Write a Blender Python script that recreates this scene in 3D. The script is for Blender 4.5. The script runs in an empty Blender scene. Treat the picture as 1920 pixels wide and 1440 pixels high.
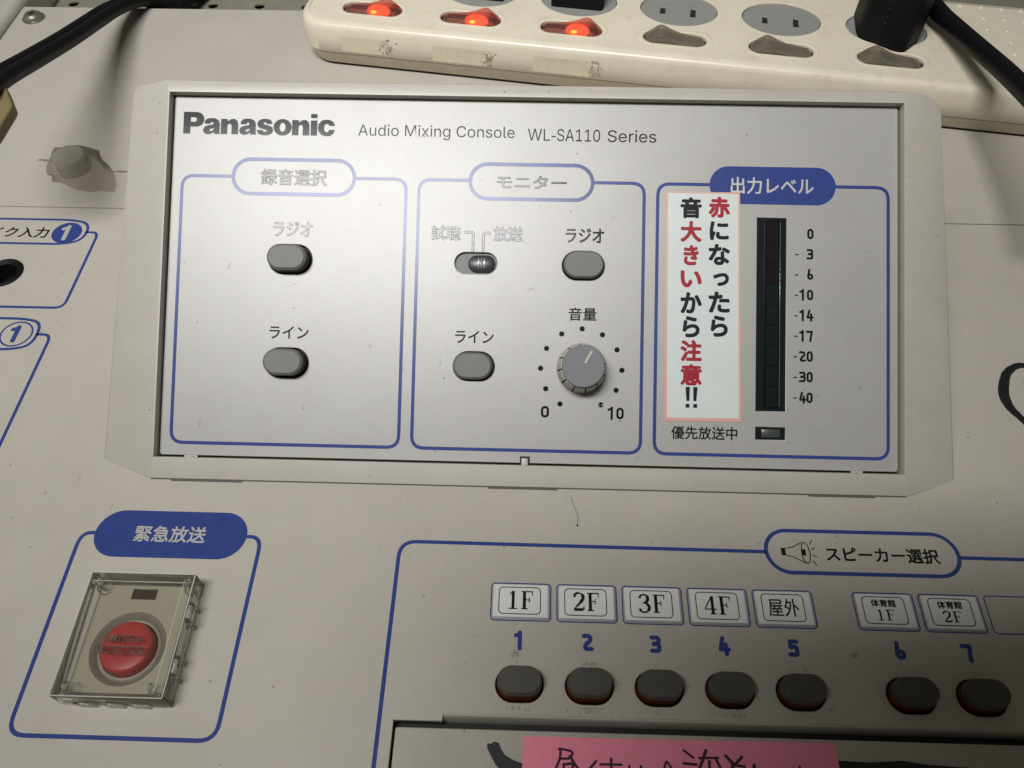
import bpy, bmesh, math, random, os
from mathutils import Matrix, Vector, Euler
R = math.radians
random.seed(7)
sc = bpy.context.scene
COL = sc.collection

# ------------------------------------------------------------------ camera (units: centimetres, console top = z 0)
cam = bpy.data.cameras.new('camera')
cam.sensor_width = 36.0
cam.lens = 1553.0 / 1920.0 * 36.0
cam.clip_start = 0.5
cam.clip_end = 2000
camo = bpy.data.objects.new('camera', cam)
COL.objects.link(camo)
world_to_cam = (Matrix.Rotation(R(-2.06), 4, 'Z') @ Matrix.Rotation(R(-36.43), 4, 'X') @ Matrix.Rotation(R(-1.32), 4, 'Y'))
camo.matrix_world = Matrix.Translation((-0.24334606, -13.84943039, 24.5908903)) @ world_to_cam.transposed()
sc.camera = camo

# ------------------------------------------------------------------ light: dim room + one ceiling fluorescent fixture
world = bpy.data.worlds.new('World')
sc.world = world
world.use_nodes = True
wb = world.node_tree.nodes['Background']
wb.inputs[0].default_value = (1.0, 0.95, 0.84, 1)
wb.inputs[1].default_value = 0.08

la = bpy.data.lights.new('ceiling_tube_light', 'AREA')
la.shape = 'RECTANGLE'
la.size = 56
la.size_y = 15
la.energy = 16800
la.color = (1.0, 0.995, 0.995)
la.spread = R(60)
lo = bpy.data.objects.new('ceiling_tube_light', la)
COL.objects.link(lo)
LPOS = Vector((-24.1, -23.8, 98.2))
aim = Vector((-7.0, 26.0, 0.0))
zax = (LPOS - aim).normalized()
xax = Vector((1, 0, 0)); xax = (xax - zax * xax.dot(zax)).normalized()
yax = zax.cross(xax)
lo.matrix_world = Matrix.Translation(LPOS) @ Matrix((xax, yax, zax)).transposed().to_4x4()

sc.view_settings.view_transform = 'Standard'
sc.view_settings.look = 'None'
sc.view_settings.exposure = 0.0
sc.view_settings.gamma = 1.0

# ------------------------------------------------------------------ materials
def mat(name, col, rough=0.5, metal=0.0, mottle=0.0, mscale=1.0, bump=0.0, bscale=30.0, specks=0.0, spec=0.5, dirt=None, coat=0.0, rvar=0.0):
    m = bpy.data.materials.new(name)
    m.use_nodes = True
    nt = m.node_tree; N = nt.nodes; L = nt.links
    p = N['Principled BSDF']
    p.inputs['Base Color'].default_value = (*col, 1)
    p.inputs['Roughness'].default_value = rough
    p.inputs['Metallic'].default_value = metal
    p.inputs['Specular IOR Level'].default_value = spec
    p.inputs['Coat Weight'].default_value = coat
    tc = N.new('ShaderNodeTexCoord')
    src = tc.outputs['Object']
    cur = None
    def noise(scale, det=4, ro=0.6):
        n = N.new('ShaderNodeTexNoise'); n.inputs['Scale'].default_value = scale
        n.inputs['Detail'].default_value = det; n.inputs['Roughness'].default_value = ro
        L.new(src, n.inputs['Vector']); return n
    def ramp(a, b, ca, cb, inp):
        r = N.new('ShaderNodeValToRGB')
        r.color_ramp.elements[0].position = a; r.color_ramp.elements[1].position = b
        r.color_ramp.elements[0].color = (*ca, 1); r.color_ramp.elements[1].color = (*cb, 1)
        L.new(inp, r.inputs[0]); return r.outputs[0]
    def mul(a, b):
        x = N.new('ShaderNodeMix'); x.data_type = 'RGBA'; x.blend_type = 'MULTIPLY'; x.inputs[0].default_value = 1
        L.new(a, x.inputs[6]); L.new(b, x.inputs[7]); return x.outputs[2]
    if mottle or specks or dirt:
        c = N.new('ShaderNodeRGB'); c.outputs[0].default_value = (*col, 1); cur = c.outputs[0]
    if mottle:
        lo_ = (1 - mottle, 1 - mottle * 1.1, 1 - mottle * 1.25); hi_ = (1 + mottle * .5,) * 3
        cur = mul(cur, ramp(.3, .7, lo_, hi_, noise(mscale, 6, .65).outputs[0]))
        # faint chroma drift of aged paint
        n2 = noise(mscale * 3.1, 3)
        cur = mul(cur, ramp(.35, .65, (1 + mottle * .25, 1, 1 + mottle * .1), (1 - mottle * .2, 1 + mottle * .1, 1), n2.outputs[0]))
        cur = mul(cur, ramp(.3, .7, (1 - mottle * .5,) * 3, (1 + mottle * .3,) * 3, noise(mscale * 28, 3, .7).outputs[0]))
        cur = mul(cur, ramp(.3, .7, (.955, .955, .955), (1.03, 1.03, 1.03), noise(14, 4, .8).outputs[0]))
    if specks:
        # specks of dust: sparse voronoi dots, and short scuffs
        for sc_, th, dk in ((1.1, .055, .5), (2.7, .06, .72)):
            v = N.new('ShaderNodeTexVoronoi'); v.inputs['Scale'].default_value = sc_
            nz = noise(9, 2); ad = N.new('ShaderNodeMixRGB'); ad.blend_type = 'ADD'; ad.inputs[0].default_value = .05
            L.new(src, ad.inputs[1]); L.new(nz.outputs['Color'], ad.inputs[2]); L.new(ad.outputs[0], v.inputs['Vector'])
            d = 1 - (1 - dk) * specks
            dots = ramp(th * .6, th, (d, d * .98, d * .95), (1, 1, 1), v.outputs['Distance'])
            cur = mul(cur, dots)
        # thin scratches: stretched noise isolines, masked to patches
        w = noise(1.3, 3, .5); mth = N.new('ShaderNodeMath'); mth.operation = 'SUBTRACT'; mth.inputs[1].default_value = .5
        L.new(w.outputs[0], mth.inputs[0]); ab = N.new('ShaderNodeMath'); ab.operation = 'ABSOLUTE'; L.new(mth.outputs[0], ab.inputs[0])
        line = ramp(.0012, .0035, (.88, .87, .85), (1, 1, 1), ab.outputs[0])
        msk = ramp(.60, .66, (0, 0, 0), (1, 1, 1), noise(.9, 4).outputs[0])
        x = N.new('ShaderNodeMix'); x.data_type = 'RGBA'; x.blend_type = 'MULTIPLY'
        L.new(msk, x.inputs[0]); L.new(cur, x.inputs[6]); L.new(line, x.inputs[7]); cur = x.outputs[2]
    if dirt:
        cur = mul(cur, ramp(dirt[0], dirt[1], (1, 1, 1), dirt[2], noise(dirt[3], 8, .75).outputs[0]))
    if cur is not None:
        L.new(cur, p.inputs['Base Color'])
    if rvar:
        rr = ramp(.3, .7, (rough - rvar,) * 3, (rough + rvar,) * 3, noise(mscale * 2.3, 5).outputs[0])
        L.new(rr, p.inputs['Roughness'])
    if bump:
        b = N.new('ShaderNodeBump'); b.inputs['Strength'].default_value = bump; b.inputs['Distance'].default_value = .02
        L.new(noise(bscale, 3, .6).outputs[0], b.inputs['Height']); L.new(b.outputs[0], p.inputs['Normal'])
    return m

def clear_mat(name, tint, opac, rough=.08, bumpy=0.0, dcol=(.74, .74, .68), ior=1.45):
    """thin clear plastic: light goes straight through, Fresnel gloss on top, a little milky diffuse"""
    m = bpy.data.materials.new(name); m.use_nodes = True
    nt = m.node_tree; N = nt.nodes; L = nt.links
    N.remove(N['Principled BSDF']); out = N['Material Output']
    tr = N.new('ShaderNodeBsdfTransparent'); tr.inputs[0].default_value = (*tint, 1)
    df = N.new('ShaderNodeBsdfDiffuse'); df.inputs[0].default_value = (*dcol, 1)
    tl = N.new('ShaderNodeBsdfTranslucent'); tl.inputs[0].default_value = (*dcol, 1)
    dt = N.new('ShaderNodeMixShader'); dt.inputs[0].default_value = .45; L.new(df.outputs[0], dt.inputs[1]); L.new(tl.outputs[0], dt.inputs[2])
    gl = N.new('ShaderNodeBsdfGlossy'); gl.inputs['Roughness'].default_value = rough
    fr = N.new('ShaderNodeFresnel'); fr.inputs[0].default_value = ior
    m1 = N.new('ShaderNodeMixShader'); m1.inputs[0].default_value = opac
    L.new(tr.outputs[0], m1.inputs[1]); L.new(dt.outputs[0], m1.inputs[2])
    m2 = N.new('ShaderNodeMixShader'); L.new(fr.outputs[0], m2.inputs[0])
    L.new(m1.outputs[0], m2.inputs[1]); L.new(gl.outputs[0], m2.inputs[2])
    if bumpy:
        n = N.new('ShaderNodeTexNoise'); n.inputs['Scale'].default_value = 5
        b = N.new('ShaderNodeBump'); b.inputs['Strength'].default_value = bumpy; L.new(n.outputs[0], b.inputs['Height'])
        for q in (gl, fr, df): L.new(b.outputs[0], q.inputs['Normal'])
    L.new(m2.outputs[0], out.inputs[0])
    return m

def emit_mat(name, col, strength):
    m = bpy.data.materials.new(name); m.use_nodes = True
    p = m.node_tree.nodes['Principled BSDF']
    p.inputs['Base Color'].default_value = (*col, 1)
    p.inputs['Emission Color'].default_value = (*col, 1)
    p.inputs['Emission Strength'].default_value = strength
    return m

def glow_mat(name, col, strength):
    """glowing gas volume: bright face-on, fading to clear at its rim"""
    m = bpy.data.materials.new(name); m.use_nodes = True
    nt = m.node_tree; N = nt.nodes; L = nt.links
    N.remove(N['Principled BSDF']); out = N['Material Output']
    em = N.new('ShaderNodeEmission'); em.inputs[0].default_value = (*col, 1); em.inputs[1].default_value = strength
    tr = N.new('ShaderNodeBsdfTransparent'); lw = N.new('ShaderNodeLayerWeight'); lw.inputs[0].default_value = .55
    mx = N.new('ShaderNodeMixShader'); L.new(lw.outputs['Facing'], mx.inputs[0]); L.new(em.outputs[0], mx.inputs[1]); L.new(tr.outputs[0], mx.inputs[2]); L.new(mx.outputs[0], out.inputs[0])
    return m

MT = dict(
    paint=mat('grey_console_paint', (.478, .445, .385), .42, 0, .05, .35, .22, 34, .8, .45, rvar=.04),
    rim=mat('grey_plastic_rim', (.435, .41, .36), .36, 0, .06, .4, .15, 40, .8, .5),
    silver=mat('silver_panel_paint', (.382, .373, .352), .40, .115, .04, .5, .12, 45, .8, .5),
    lidpaint=mat('grey_lid_plastic', (.45, .42, .36), .42, 0, .08, .5, .2, 30, .8, .5),
    dark=mat('dark_interior', (.012, .011, .010), .7),
    gapwall=mat('gap_shadow_plastic', (.10, .095, .085), .6),
    blue=mat('blue_print_ink', (.035, .060, .225), .26, 0, .05, 2, spec=.34),
    black=mat('black_print_ink', (.012, .013, .015), .15, 0, spec=.27),
    inkedge=mat('black_print_ink_edge', (.014, .015, .017), .8, 0, spec=.1),
    marker=mat('black_marker_ink', (.012, .011, .013), .42, 0, .1, 3),
    pen=mat('pen_ink_on_paper', (.045, .012, .03), .7),
    white=mat('reversed_out_print', (.50, .48, .45), .40, .2),
    btn=mat('grey_button_cap', (.165, .165, .155), .5, 0, .08, 2, .1, 60, spec=.35),
    btn2=mat('dark_grey_button_cap', (.078, .074, .064), .5, 0, .10, 1.5, .12, 60, spec=.4),
    btnside=mat('dark_button_side', (.055, .056, .052), .5, spec=.25),
    redglow=mat('red_lamp_collar', (.10, .024, .012), .45, 0, .15, 3, spec=.2),
    darkred=mat('dim_red_collar', (.05, .018, .014), .5, spec=.2),
    knobgrip=mat('pale_knob_grip', (.43, .42, .36), .38, 0, .08, 2),
    knobcap=mat('grey_knob_cap', (.14, .145, .15), .42, 0, .04, 2, .08, 60),
    slidebed=mat('brushed_slide_bed', (.20, .205, .20), .55, .0, .2, 4),
    slider=mat('black_slide_thumb', (.035, .037, .038), .3),
    ridgehighlight=mat('painted_ridge_highlight', (.35, .35, .35), .2, .3),  # highlight on the thumb ridges put into the colour
    meter=mat('black_meter_window', (.008, .013, .014), .25, spec=.2),
    lens=mat('dark_meter_lens', (.003, .004, .004), .30, spec=.15),
    lenshighlight=mat('lens_highlight_paint', (.16, .17, .17), .15),  # lens highlight put into a lighter colour
    segred=mat('unlit_red_segment', (.008, .0045, .0045), .4, spec=.12),
    seggreen=mat('unlit_green_segment', (.003, .010, .008), .4, spec=.12),
    statled=mat('unlit_status_lamp', (.055, .06, .055), .3),
    paper=mat('white_card', (.74, .735, .69), .6, 0, .04, 2),
    cardedge=mat('card_window_edge', (.34, .345, .38), .3),
    stickerw=mat('glossy_white_sticker', (.64, .68, .655), .28, 0, .03, .8, spec=.45),
    stickerp=mat('pink_sticker_border', (.66, .38, .32), .3),
    stickred=mat('red_sticker_ink', (.33, .014, .025), .4, spec=.25),
    stickblk=mat('black_sticker_ink', (.006, .007, .009), .45, spec=.2),
    pink=mat('pink_note_paper', (.97, .28, .41), .75, 0, .06, 2, .1, 25),
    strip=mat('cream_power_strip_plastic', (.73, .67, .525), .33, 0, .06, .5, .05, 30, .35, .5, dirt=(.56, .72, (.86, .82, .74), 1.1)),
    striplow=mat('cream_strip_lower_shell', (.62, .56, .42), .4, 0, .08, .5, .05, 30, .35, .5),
    residue=mat('tape_residue', (.69, .625, .455), .55, 0, .12, 1.5),
    grime=mat('dark_grime', (.27, .235, .165), .7, 0, .5, 8),
    sock=mat('grey_socket_face', (.27, .27, .255), .42, 0, .04, 2, .06, 50),
    rubber=mat('black_rubber', (.005, .005, .006), .55, 0, .1, 4, .06, 60, spec=.18),
    cord=mat('black_cord', (.0045, .005, .006), .5, 0, .1, 4, spec=.2),
    tan=mat('tan_cable_tag', (.19, .155, .07), .6, 0, .10, .8, .1, 20),
    screw=mat('nickel_screw', (.32, .30, .26), .38, .7, .15, 6),
    stud=mat('taped_grey_stud', (.33, .305, .245), .8, 0, .1, 2, spec=.15),
    tapeold=mat('old_masking_tape', (.33, .305, .25), .7, 0, .35, 2.5, .5, 8, spec=.2),
    peg=mat('olive_perforated_metal', (.24, .235, .18), .5, 0, .1, 1, .1, 20),
    beige=mat('beige_switch_plate', (.34, .31, .24), .45, 0, .06, 1.5, .08, 30),
    ring=mat('grey_switch_well', (.22, .20, .165), .35),
    ringhi=mat('pale_well_lip', (.42, .38, .31), .25),
    red=mat('red_push_button', (.38, .034, .030), .38, 0, .05, 2, spec=.35),
    ledwin=mat('brown_led_window', (.045, .028, .02), .25),
    clear=clear_mat('clear_acrylic', (.985, .985, .965), .015, .05),
    clearedge=clear_mat('clear_acrylic_edge', (.995, .995, .98), .12, .06, bumpy=.35, dcol=(.95, .95, .90), ior=1.16),
    gleam=clear_mat('painted_acrylic_gleam', (1, 1, .98), .55, .06, dcol=(.95, .95, .88), ior=1.4),  # pale colour for the painted highlights on the cover
    emboss=clear_mat('faint_embossed_plastic', (.99, .97, .94), .09, .15, dcol=(.8, .72, .66), ior=1.2),
    tapeclear=clear_mat('old_clear_tape', (.96, .94, .89), .42, .45, bumpy=.6, dcol=(.42, .39, .32), ior=1.25),
    smoke=clear_mat('clear_rocker', (.62, .58, .46), .45, .10, dcol=(.50, .46, .35)),
    pinkrock=clear_mat('pink_tinted_rocker', (.92, .60, .52), .20, .10, dcol=(.62, .33, .28)),
    neon=glow_mat('neon_lamp_glow', (1.0, .13, .055), 1.5),
    neoncore=emit_mat('neon_lamp_core', (1.0, .42, .03), 3.0),
    casing=mat('pale_neighbour_casing', (.50, .48, .42), .45, 0, .1, .5, .15, 20, .8),
    desk=mat('dark_desk', (.10, .09, .075), .6, 0, .2, .3),
)

# ------------------------------------------------------------------ frames and object helpers
ALPHA = R(33.52)
FB = Matrix.Identity(4)                                              # console top
FM = Matrix.Translation((0, 0, .10)) @ Matrix.Rotation(ALPHA, 4, 'X')  # raised mixer module
STRIP_ANG = R(-8.71)
FS = Matrix.Translation((-11.17, 24.49, 0)) @ Matrix.Rotation(STRIP_ANG, 4, 'Z') @ Matrix.Translation((0, -.2, 0))  # power strip
WM = {}

def place(o, parent, frame):
    COL.objects.link(o)
    if parent is not None:
        o.parent = parent
        o.matrix_local = WM[parent.name].inverted() @ frame
    else:
        o.matrix_world = frame
    WM[o.name] = frame.copy()
    return o

def obj(name, me, m, parent=None, frame=FB):
    me.materials.clear()
    for x in (m if isinstance(m, (list, tuple)) else [m]): me.materials.append(MT[x] if isinstance(x, str) else x)
    o = bpy.data.objects.new(name, me)
    return place(o, parent, frame)

def thing(name, label, cat, frame=FB, group=None):
    o = bpy.data.objects.new(name, None); o.empty_display_size = 1
    place(o, None, frame); o['label'] = label; o['category'] = cat
    if group: o['group'] = group
    return o

def tag(o, label=None, cat=None, group=None, kind=None):
    for k, v in (('label', label), ('category', cat), ('group', group), ('kind', kind)):
        if v: o[k] = v
    return o

# ---- 2D shapes
def stadium(cx, cy, w, h, n=12):
    r = min(w, h) / 2; pts = []
    if w >= h:
        for k in range(n + 1): a = -math.pi / 2 + math.pi * k / n; pts.append((cx + w / 2 - r + r * math.cos(a), cy + r * math.sin(a)))
        for k in range(n + 1): a = math.pi / 2 + math.pi * k / n; pts.append((cx - w / 2 + r + r * math.cos(a), cy + r * math.sin(a)))
    else:
        for k in range(n + 1): a = math.pi * k / n; pts.append((cx + r * math.cos(a), cy + h / 2 - r + r * math.sin(a)))
        for k in range(n + 1): a = math.pi + math.pi * k / n; pts.append((cx + r * math.cos(a), cy - h / 2 + r + r * math.sin(a)))
    return pts
def rrect(x0, y0, x1, y1, r, n=6):
    pts = []
    for cx, cy, a0 in ((x1 - r, y0 + r, -90), (x1 - r, y1 - r, 0), (x0 + r, y1 - r, 90), (x0 + r, y0 + r, 180)):
        for k in range(n + 1): a = R(a0 + 90 * k / n); pts.append((cx + r * math.cos(a), cy + r * math.sin(a)))
    return pts
def ellipse(cx, cy, rx, ry=None, n=40):
    ry = ry or rx
    return [(cx + rx * math.cos(2 * math.pi * k / n), cy + ry * math.sin(2 * math.pi * k / n)) for k in range(n)]
def rect(x0, y0, x1, y1): return [(x0, y0), (x1, y0), (x1, y1), (x0, y1)]

def curve_mesh(loops, extrude=0.0, bevel=0.0, offset=None, res=2):
    cu = bpy.data.curves.new('tmp', 'CURVE'); cu.dimensions = '2D'; cu.fill_mode = 'BOTH'
    for lp in loops:
        s = cu.splines.new('POLY'); s.points.add(len(lp) - 1)
        for i, p in enumerate(lp): s.points[i].co = (p[0], p[1], 0, 1)
        s.use_cyclic_u = True
    cu.extrude = extrude; cu.bevel_depth = bevel; cu.bevel_resolution = res
    cu.offset = -bevel if offset is None else offset
    o = bpy.data.objects.new('tmp', cu)
    me = bpy.data.meshes.new_from_object(o)
    bpy.data.objects.remove(o); bpy.data.curves.remove(cu)
    return me
def plate(loops, z0, z1, bevel=0.0, res=2):
    """solid plate z0..z1 (holes = extra loops)"""
    h = (z1 - z0) / 2
    me = curve_mesh(loops, max(h - bevel, 1e-5), bevel, res=res)
    me.transform(Matrix.Translation((0, 0, (z0 + z1) / 2)))
    return me
def flat(loops, z):
    me = curve_mesh(loops, 0, 0, 0); me.transform(Matrix.Translation((0, 0, z))); return me
def smooth(me, ang=35):
    bm = bmesh.new(); bm.from_mesh(me)
    for f in bm.faces: f.smooth = True
    for e in bm.edges:
        if len(e.link_faces) == 2 and e.calc_face_angle(0) > R(ang): e.smooth = False
        elif len(e.link_faces) != 2: e.smooth = False
    bm.to_mesh(me); bm.free(); return me
def join(ms):
    bm = bmesh.new()
    for m_ in ms: bm.from_mesh(m_)
    me = bpy.data.meshes.new('m'); bm.to_mesh(me); bm.free()
    return me
def raw(verts, faces):
    me = bpy.data.meshes.new('m'); me.from_pydata([tuple(v) for v in verts], [], faces); me.update()
    bm = bmesh.new(); bm.from_mesh(me); bmesh.ops.recalc_face_normals(bm, faces=bm.faces); bm.to_mesh(me); bm.free()
    return me
def boxm(x0, y0, z0, x1, y1, z1, bevel=0.0, seg=2):
    bm = bmesh.new(); bmesh.ops.create_cube(bm, size=1)
    for v in bm.verts: v.co = (x0 + (v.co.x + .5) * (x1 - x0), y0 + (v.co.y + .5) * (y1 - y0), z0 + (v.co.z + .5) * (z1 - z0))
    if bevel: bmesh.ops.bevel(bm, geom=bm.edges[:], offset=bevel, segments=seg, profile=.5, affect='EDGES')
    me = bpy.data.meshes.new('m'); bm.to_mesh(me); bm.free()
    return smooth(me, 40) if bevel else me
def loft(loops3, cap0=False, cap1=True):
    """rings of equal length, each a list of 3D points"""
    n = len(loops3[0]); V = [p for l in loops3 for p in l]; F = []
    for i in range(len(loops3) - 1):
        for k in range(n):
            F.append((i * n + k, i * n + (k + 1) % n, (i + 1) * n + (k + 1) % n, (i + 1) * n + k))
    if cap0: F.append(tuple(range(n))[::-1])
    if cap1: F.append(tuple(range((len(loops3) - 1) * n, len(loops3) * n)))
    return raw(V, F)
def lift(l, z): return [(p[0], p[1], z) for p in l]
def tube(pts, rads, n=12, caps=True):
    P = [Vector(p) for p in pts]; rings = []
    up = Vector((0, 0, 1)); nrm = None
    for i, p in enumerate(P):
        t = (P[min(i + 1, len(P) - 1)] - P[max(i - 1, 0)]).normalized()
        if nrm is None: nrm = (up - t * up.dot(t)); nrm = nrm.normalized() if nrm.length > .01 else Vector((1, 0, 0))
        nrm = (nrm - t * nrm.dot(t)).normalized(); b = t.cross(nrm)
        r = rads[i] if isinstance(rads, (list, tuple)) else rads
        rings.append([tuple(p + (nrm * math.cos(2 * math.pi * k / n) + b * math.sin(2 * math.pi * k / n)) * r) for k in range(n)])
    return smooth(loft(rings, caps, caps), 50)
def catmull(pts, n=8, closed=False):
    P = [Vector(p) for p in pts]; out = []
    m_ = len(P); rng = range(m_ if closed else m_ - 1)
    for i in rng:
        g = (lambda j: P[j % m_]) if closed else (lambda j: P[min(max(j, 0), m_ - 1)])
        a, b, c, d = g(i - 1), g(i), g(i + 1), g(i + 2)
        for k in range(n):
            t = k / n
            out.append(.5 * ((2 * b) + (c - a) * t + (2 * a - 5 * b + 4 * c - d) * t * t + (3 * b - a - 3 * c + d) * t ** 3))
    if not closed: out.append(P[-1])
    return [tuple(v) for v in out]

# ---- printed strokes
def stroke(pts, w, z=0.0, closed=False, rnd=False):
    """flat ribbon along 2D points, mitred; w number or list"""
    P = [Vector((p[0], p[1])) for p in pts]
    Q = [P[0]]; W = [w if not isinstance(w, (list, tuple)) else w[0]]
    for i in range(1, len(P)):
        if (P[i] - Q[-1]).length > 1e-5: Q.append(P[i]); W.append(w if not isinstance(w, (list, tuple)) else w[i])
    if closed and (Q[0] - Q[-1]).length < 1e-5: Q.pop(); W.pop()
    n = len(Q); V = []; F = []
    for i in range(n):
        a = Q[i - 1] if (i > 0 or closed) else None
        b = Q[(i + 1) % n] if (i < n - 1 or closed) else None
        d1 = (Q[i] - a).normalized() if a is not None else None
        d2 = (b - Q[i]).normalized() if b is not None else None
        if d1 is None: d1 = d2
        if d2 is None: d2 = d1
        n1 = Vector((-d1.y, d1.x)); n2 = Vector((-d2.y, d2.x)); m_ = n1 + n2
        if m_.length < .3: m_ = n1
        m_.normalize(); k = W[i] / 2 / max(m_.dot(n1), .5)
        V += [(*(Q[i] + m_ * k), z), (*(Q[i] - m_ * k), z)]
    for i in range(n - 1 + (1 if closed else 0)):
        j = (i + 1) % n; F.append((2 * i, 2 * i + 1, 2 * j + 1, 2 * j))
    if rnd and not closed:
        for (idx, dirv) in ((0, (Q[0] - Q[1]).normalized()), (n - 1, (Q[-1] - Q[-2]).normalized())):
            r = W[idx] / 2; a0 = math.atan2(dirv.y, dirv.x); base = len(V)
            for k in range(9):
                a = a0 - math.pi / 2 + math.pi * k / 8
                V.append((Q[idx].x + r * math.cos(a), Q[idx].y + r * math.sin(a), z))
            F.append(tuple(range(base, base + 9)))
    me = bpy.data.meshes.new('m'); me.from_pydata(V, [], F)
    bm = bmesh.new(); bm.from_mesh(me)
    for f in bm.faces:
        f.normal_update()
        if f.normal.z < 0: f.normal_flip()
    bm.to_mesh(me); bm.free(); return me
def strokes(lst, z=0.0, rnd=True):
    return join([stroke(p, w, z + .0006 * i, c, rnd) for i, (p, w, c) in enumerate(lst)])
def soft(pts, r=.5, n=5):
    """round the corners of a polyline (quadratic blend)"""
    out = [pts[0]]
    for i in range(1, len(pts) - 1):
        a, b, c = Vector(pts[i - 1]), Vector(pts[i]), Vector(pts[i + 1])
        ra = min(r, (a - b).length * .49); rc = min(r, (c - b).length * .49)
        p, q = b + (a - b).normalized() * ra, b + (c - b).normalized() * rc
        for k in range(n + 1):
            t = k / n; out.append(tuple(p * (1 - t) ** 2 + b * 2 * t * (1 - t) + q * t * t))
    out.append(pts[-1]); return out

# rounded bold numerals (box 0..0.6 x 0..1)
DG = {
    '0': [([(x, y) for x, y in stadium(.3, .5, .42, .80, 8)], True)],
    '1': [([(.02, .80), (.20, .86)], False), ([(.28, .98), (.28, .02)], False)],
    '2': [(soft([(.02, .88), (.20, .90), (.46, .84), (.46, .60), (.12, .34), (.10, .10), (.30, .10), (.52, .10)], .16), False)],
    '3': [(soft([(.04, .90), (.48, .90), (.48, .54), (.16, .53)], .14), False), (soft([(.16, .50), (.50, .50), (.50, .10), (.02, .10)], .15), False)],
    '4': [([(.24, .97), (.08, .36)], False), ([(.06, .30), (.58, .30)], False), ([(.42, .60), (.42, .02)], False)],
    '5': [([(.54, .90), (.12, .90)], False), ([(.12, .88), (.12, .56)], False), (soft([(.10, .56), (.50, .60), (.50, .10), (.02, .10)], .16), False)],
    '6': [([(.20, .97), (.10, .34)], False), (ellipse(.31, .30, .20, .20, 20), True)],
    '7': [(soft([(.0, .90), (.52, .90), (.40, .45), (.36, .02)], .08), False)],
    '-': [([(.06, .45), (.42, .45)], False)],
}
def digits(s, cx, cy, h, w, t, z, gap=.12, slant=0.0):
    """digit string centred at cx,cy; height h; digit width w; stroke t (relative to h)"""
    L_ = []; n = len(s); tot = n * w + (n - 1) * gap * w; x0 = cx - tot / 2
    for i, ch in enumerate(s):
        for pts, c in DG[ch]:
            q = [(x0 + i * w * (1 + gap) + (p[0] + slant * p[1]) / .6 * w, cy + (p[1] - .5) * h) for p in pts]
            L_.append((q, t * h * (.6 if ch == '-' else 1), c))
    return strokes(L_, z, rnd=True)

# serif card glyphs (box 0..0.6 x 0..1)
SG = {
    'F': [([(.16, .0), (.16, 1.)], .13), ([(.0, .975), (.60, .975)], .05), ([(.0, .025), (.34, .025)], .05), ([(.18, .52), (.42, .52)], .045),
          ([(.42, .66), (.42, .38)], [.03, .05]), ([(.585, 1.), (.595, .74)], [.05, .025])],
    '1': [([(.30, .0), (.30, 1.)], .12), ([(.08, .025), (.52, .025)], .05), ([(.28, .96), (.10, .80)], [.06, .03])],
    '2': [(catmull([(.06, .74), (.10, .90), (.28, .98), (.48, .88), (.52, .70), (.40, .48), (.20, .26), (.04, .06)], 4), [.10] * 8 + [.07] * 4 + [.13] * 9 + [.09] * 4 + [.05] * 4),
          ([(.04, .06), (.52, .06)], .12), ([(.54, .06), (.57, .26)], [.09, .03])],
    '3': [(catmull([(.05, .78), (.10, .92), (.27, .98), (.45, .90), (.46, .68), (.34, .55), (.20, .53)], 4), [.10] * 4 + [.07] * 4 + [.07] * 4 + [.13] * 8 + [.07] * 5),
          (catmull([(.22, .53), (.42, .47), (.54, .28), (.44, .08), (.24, .01), (.08, .08), (.04, .22)], 4), [.05] * 4 + [.12] * 8 + [.07] * 8 + [.10] * 5)],
    '4': [([(.40, .0), (.40, 1.)], .12), ([(.38, .98), (.0, .30)], .05), ([(.0, .28), (.60, .28)], .05), ([(.24, .025), (.56, .025)], .05)],
}
def serif(s, x0, y0, w, h, z, gap=.25):
    L_ = []; n = len(s); cw = w / (n + (n - 1) * gap)
    for i, ch in enumerate(s):
        for pts, ww in SG[ch]:
            q = [(x0 + i * cw * (1 + gap) + p[0] / .6 * cw, y0 + p[1] * h) for p in pts]
            if isinstance(ww, list):
                ww = (ww + [ww[-1]] * len(q))[:len(q)]; ww = [a * h * 1.3 for a in ww]
            else: ww = ww * h * 1.3
            L_.append((q, ww, False))
    return strokes(L_, z, rnd=False)

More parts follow.
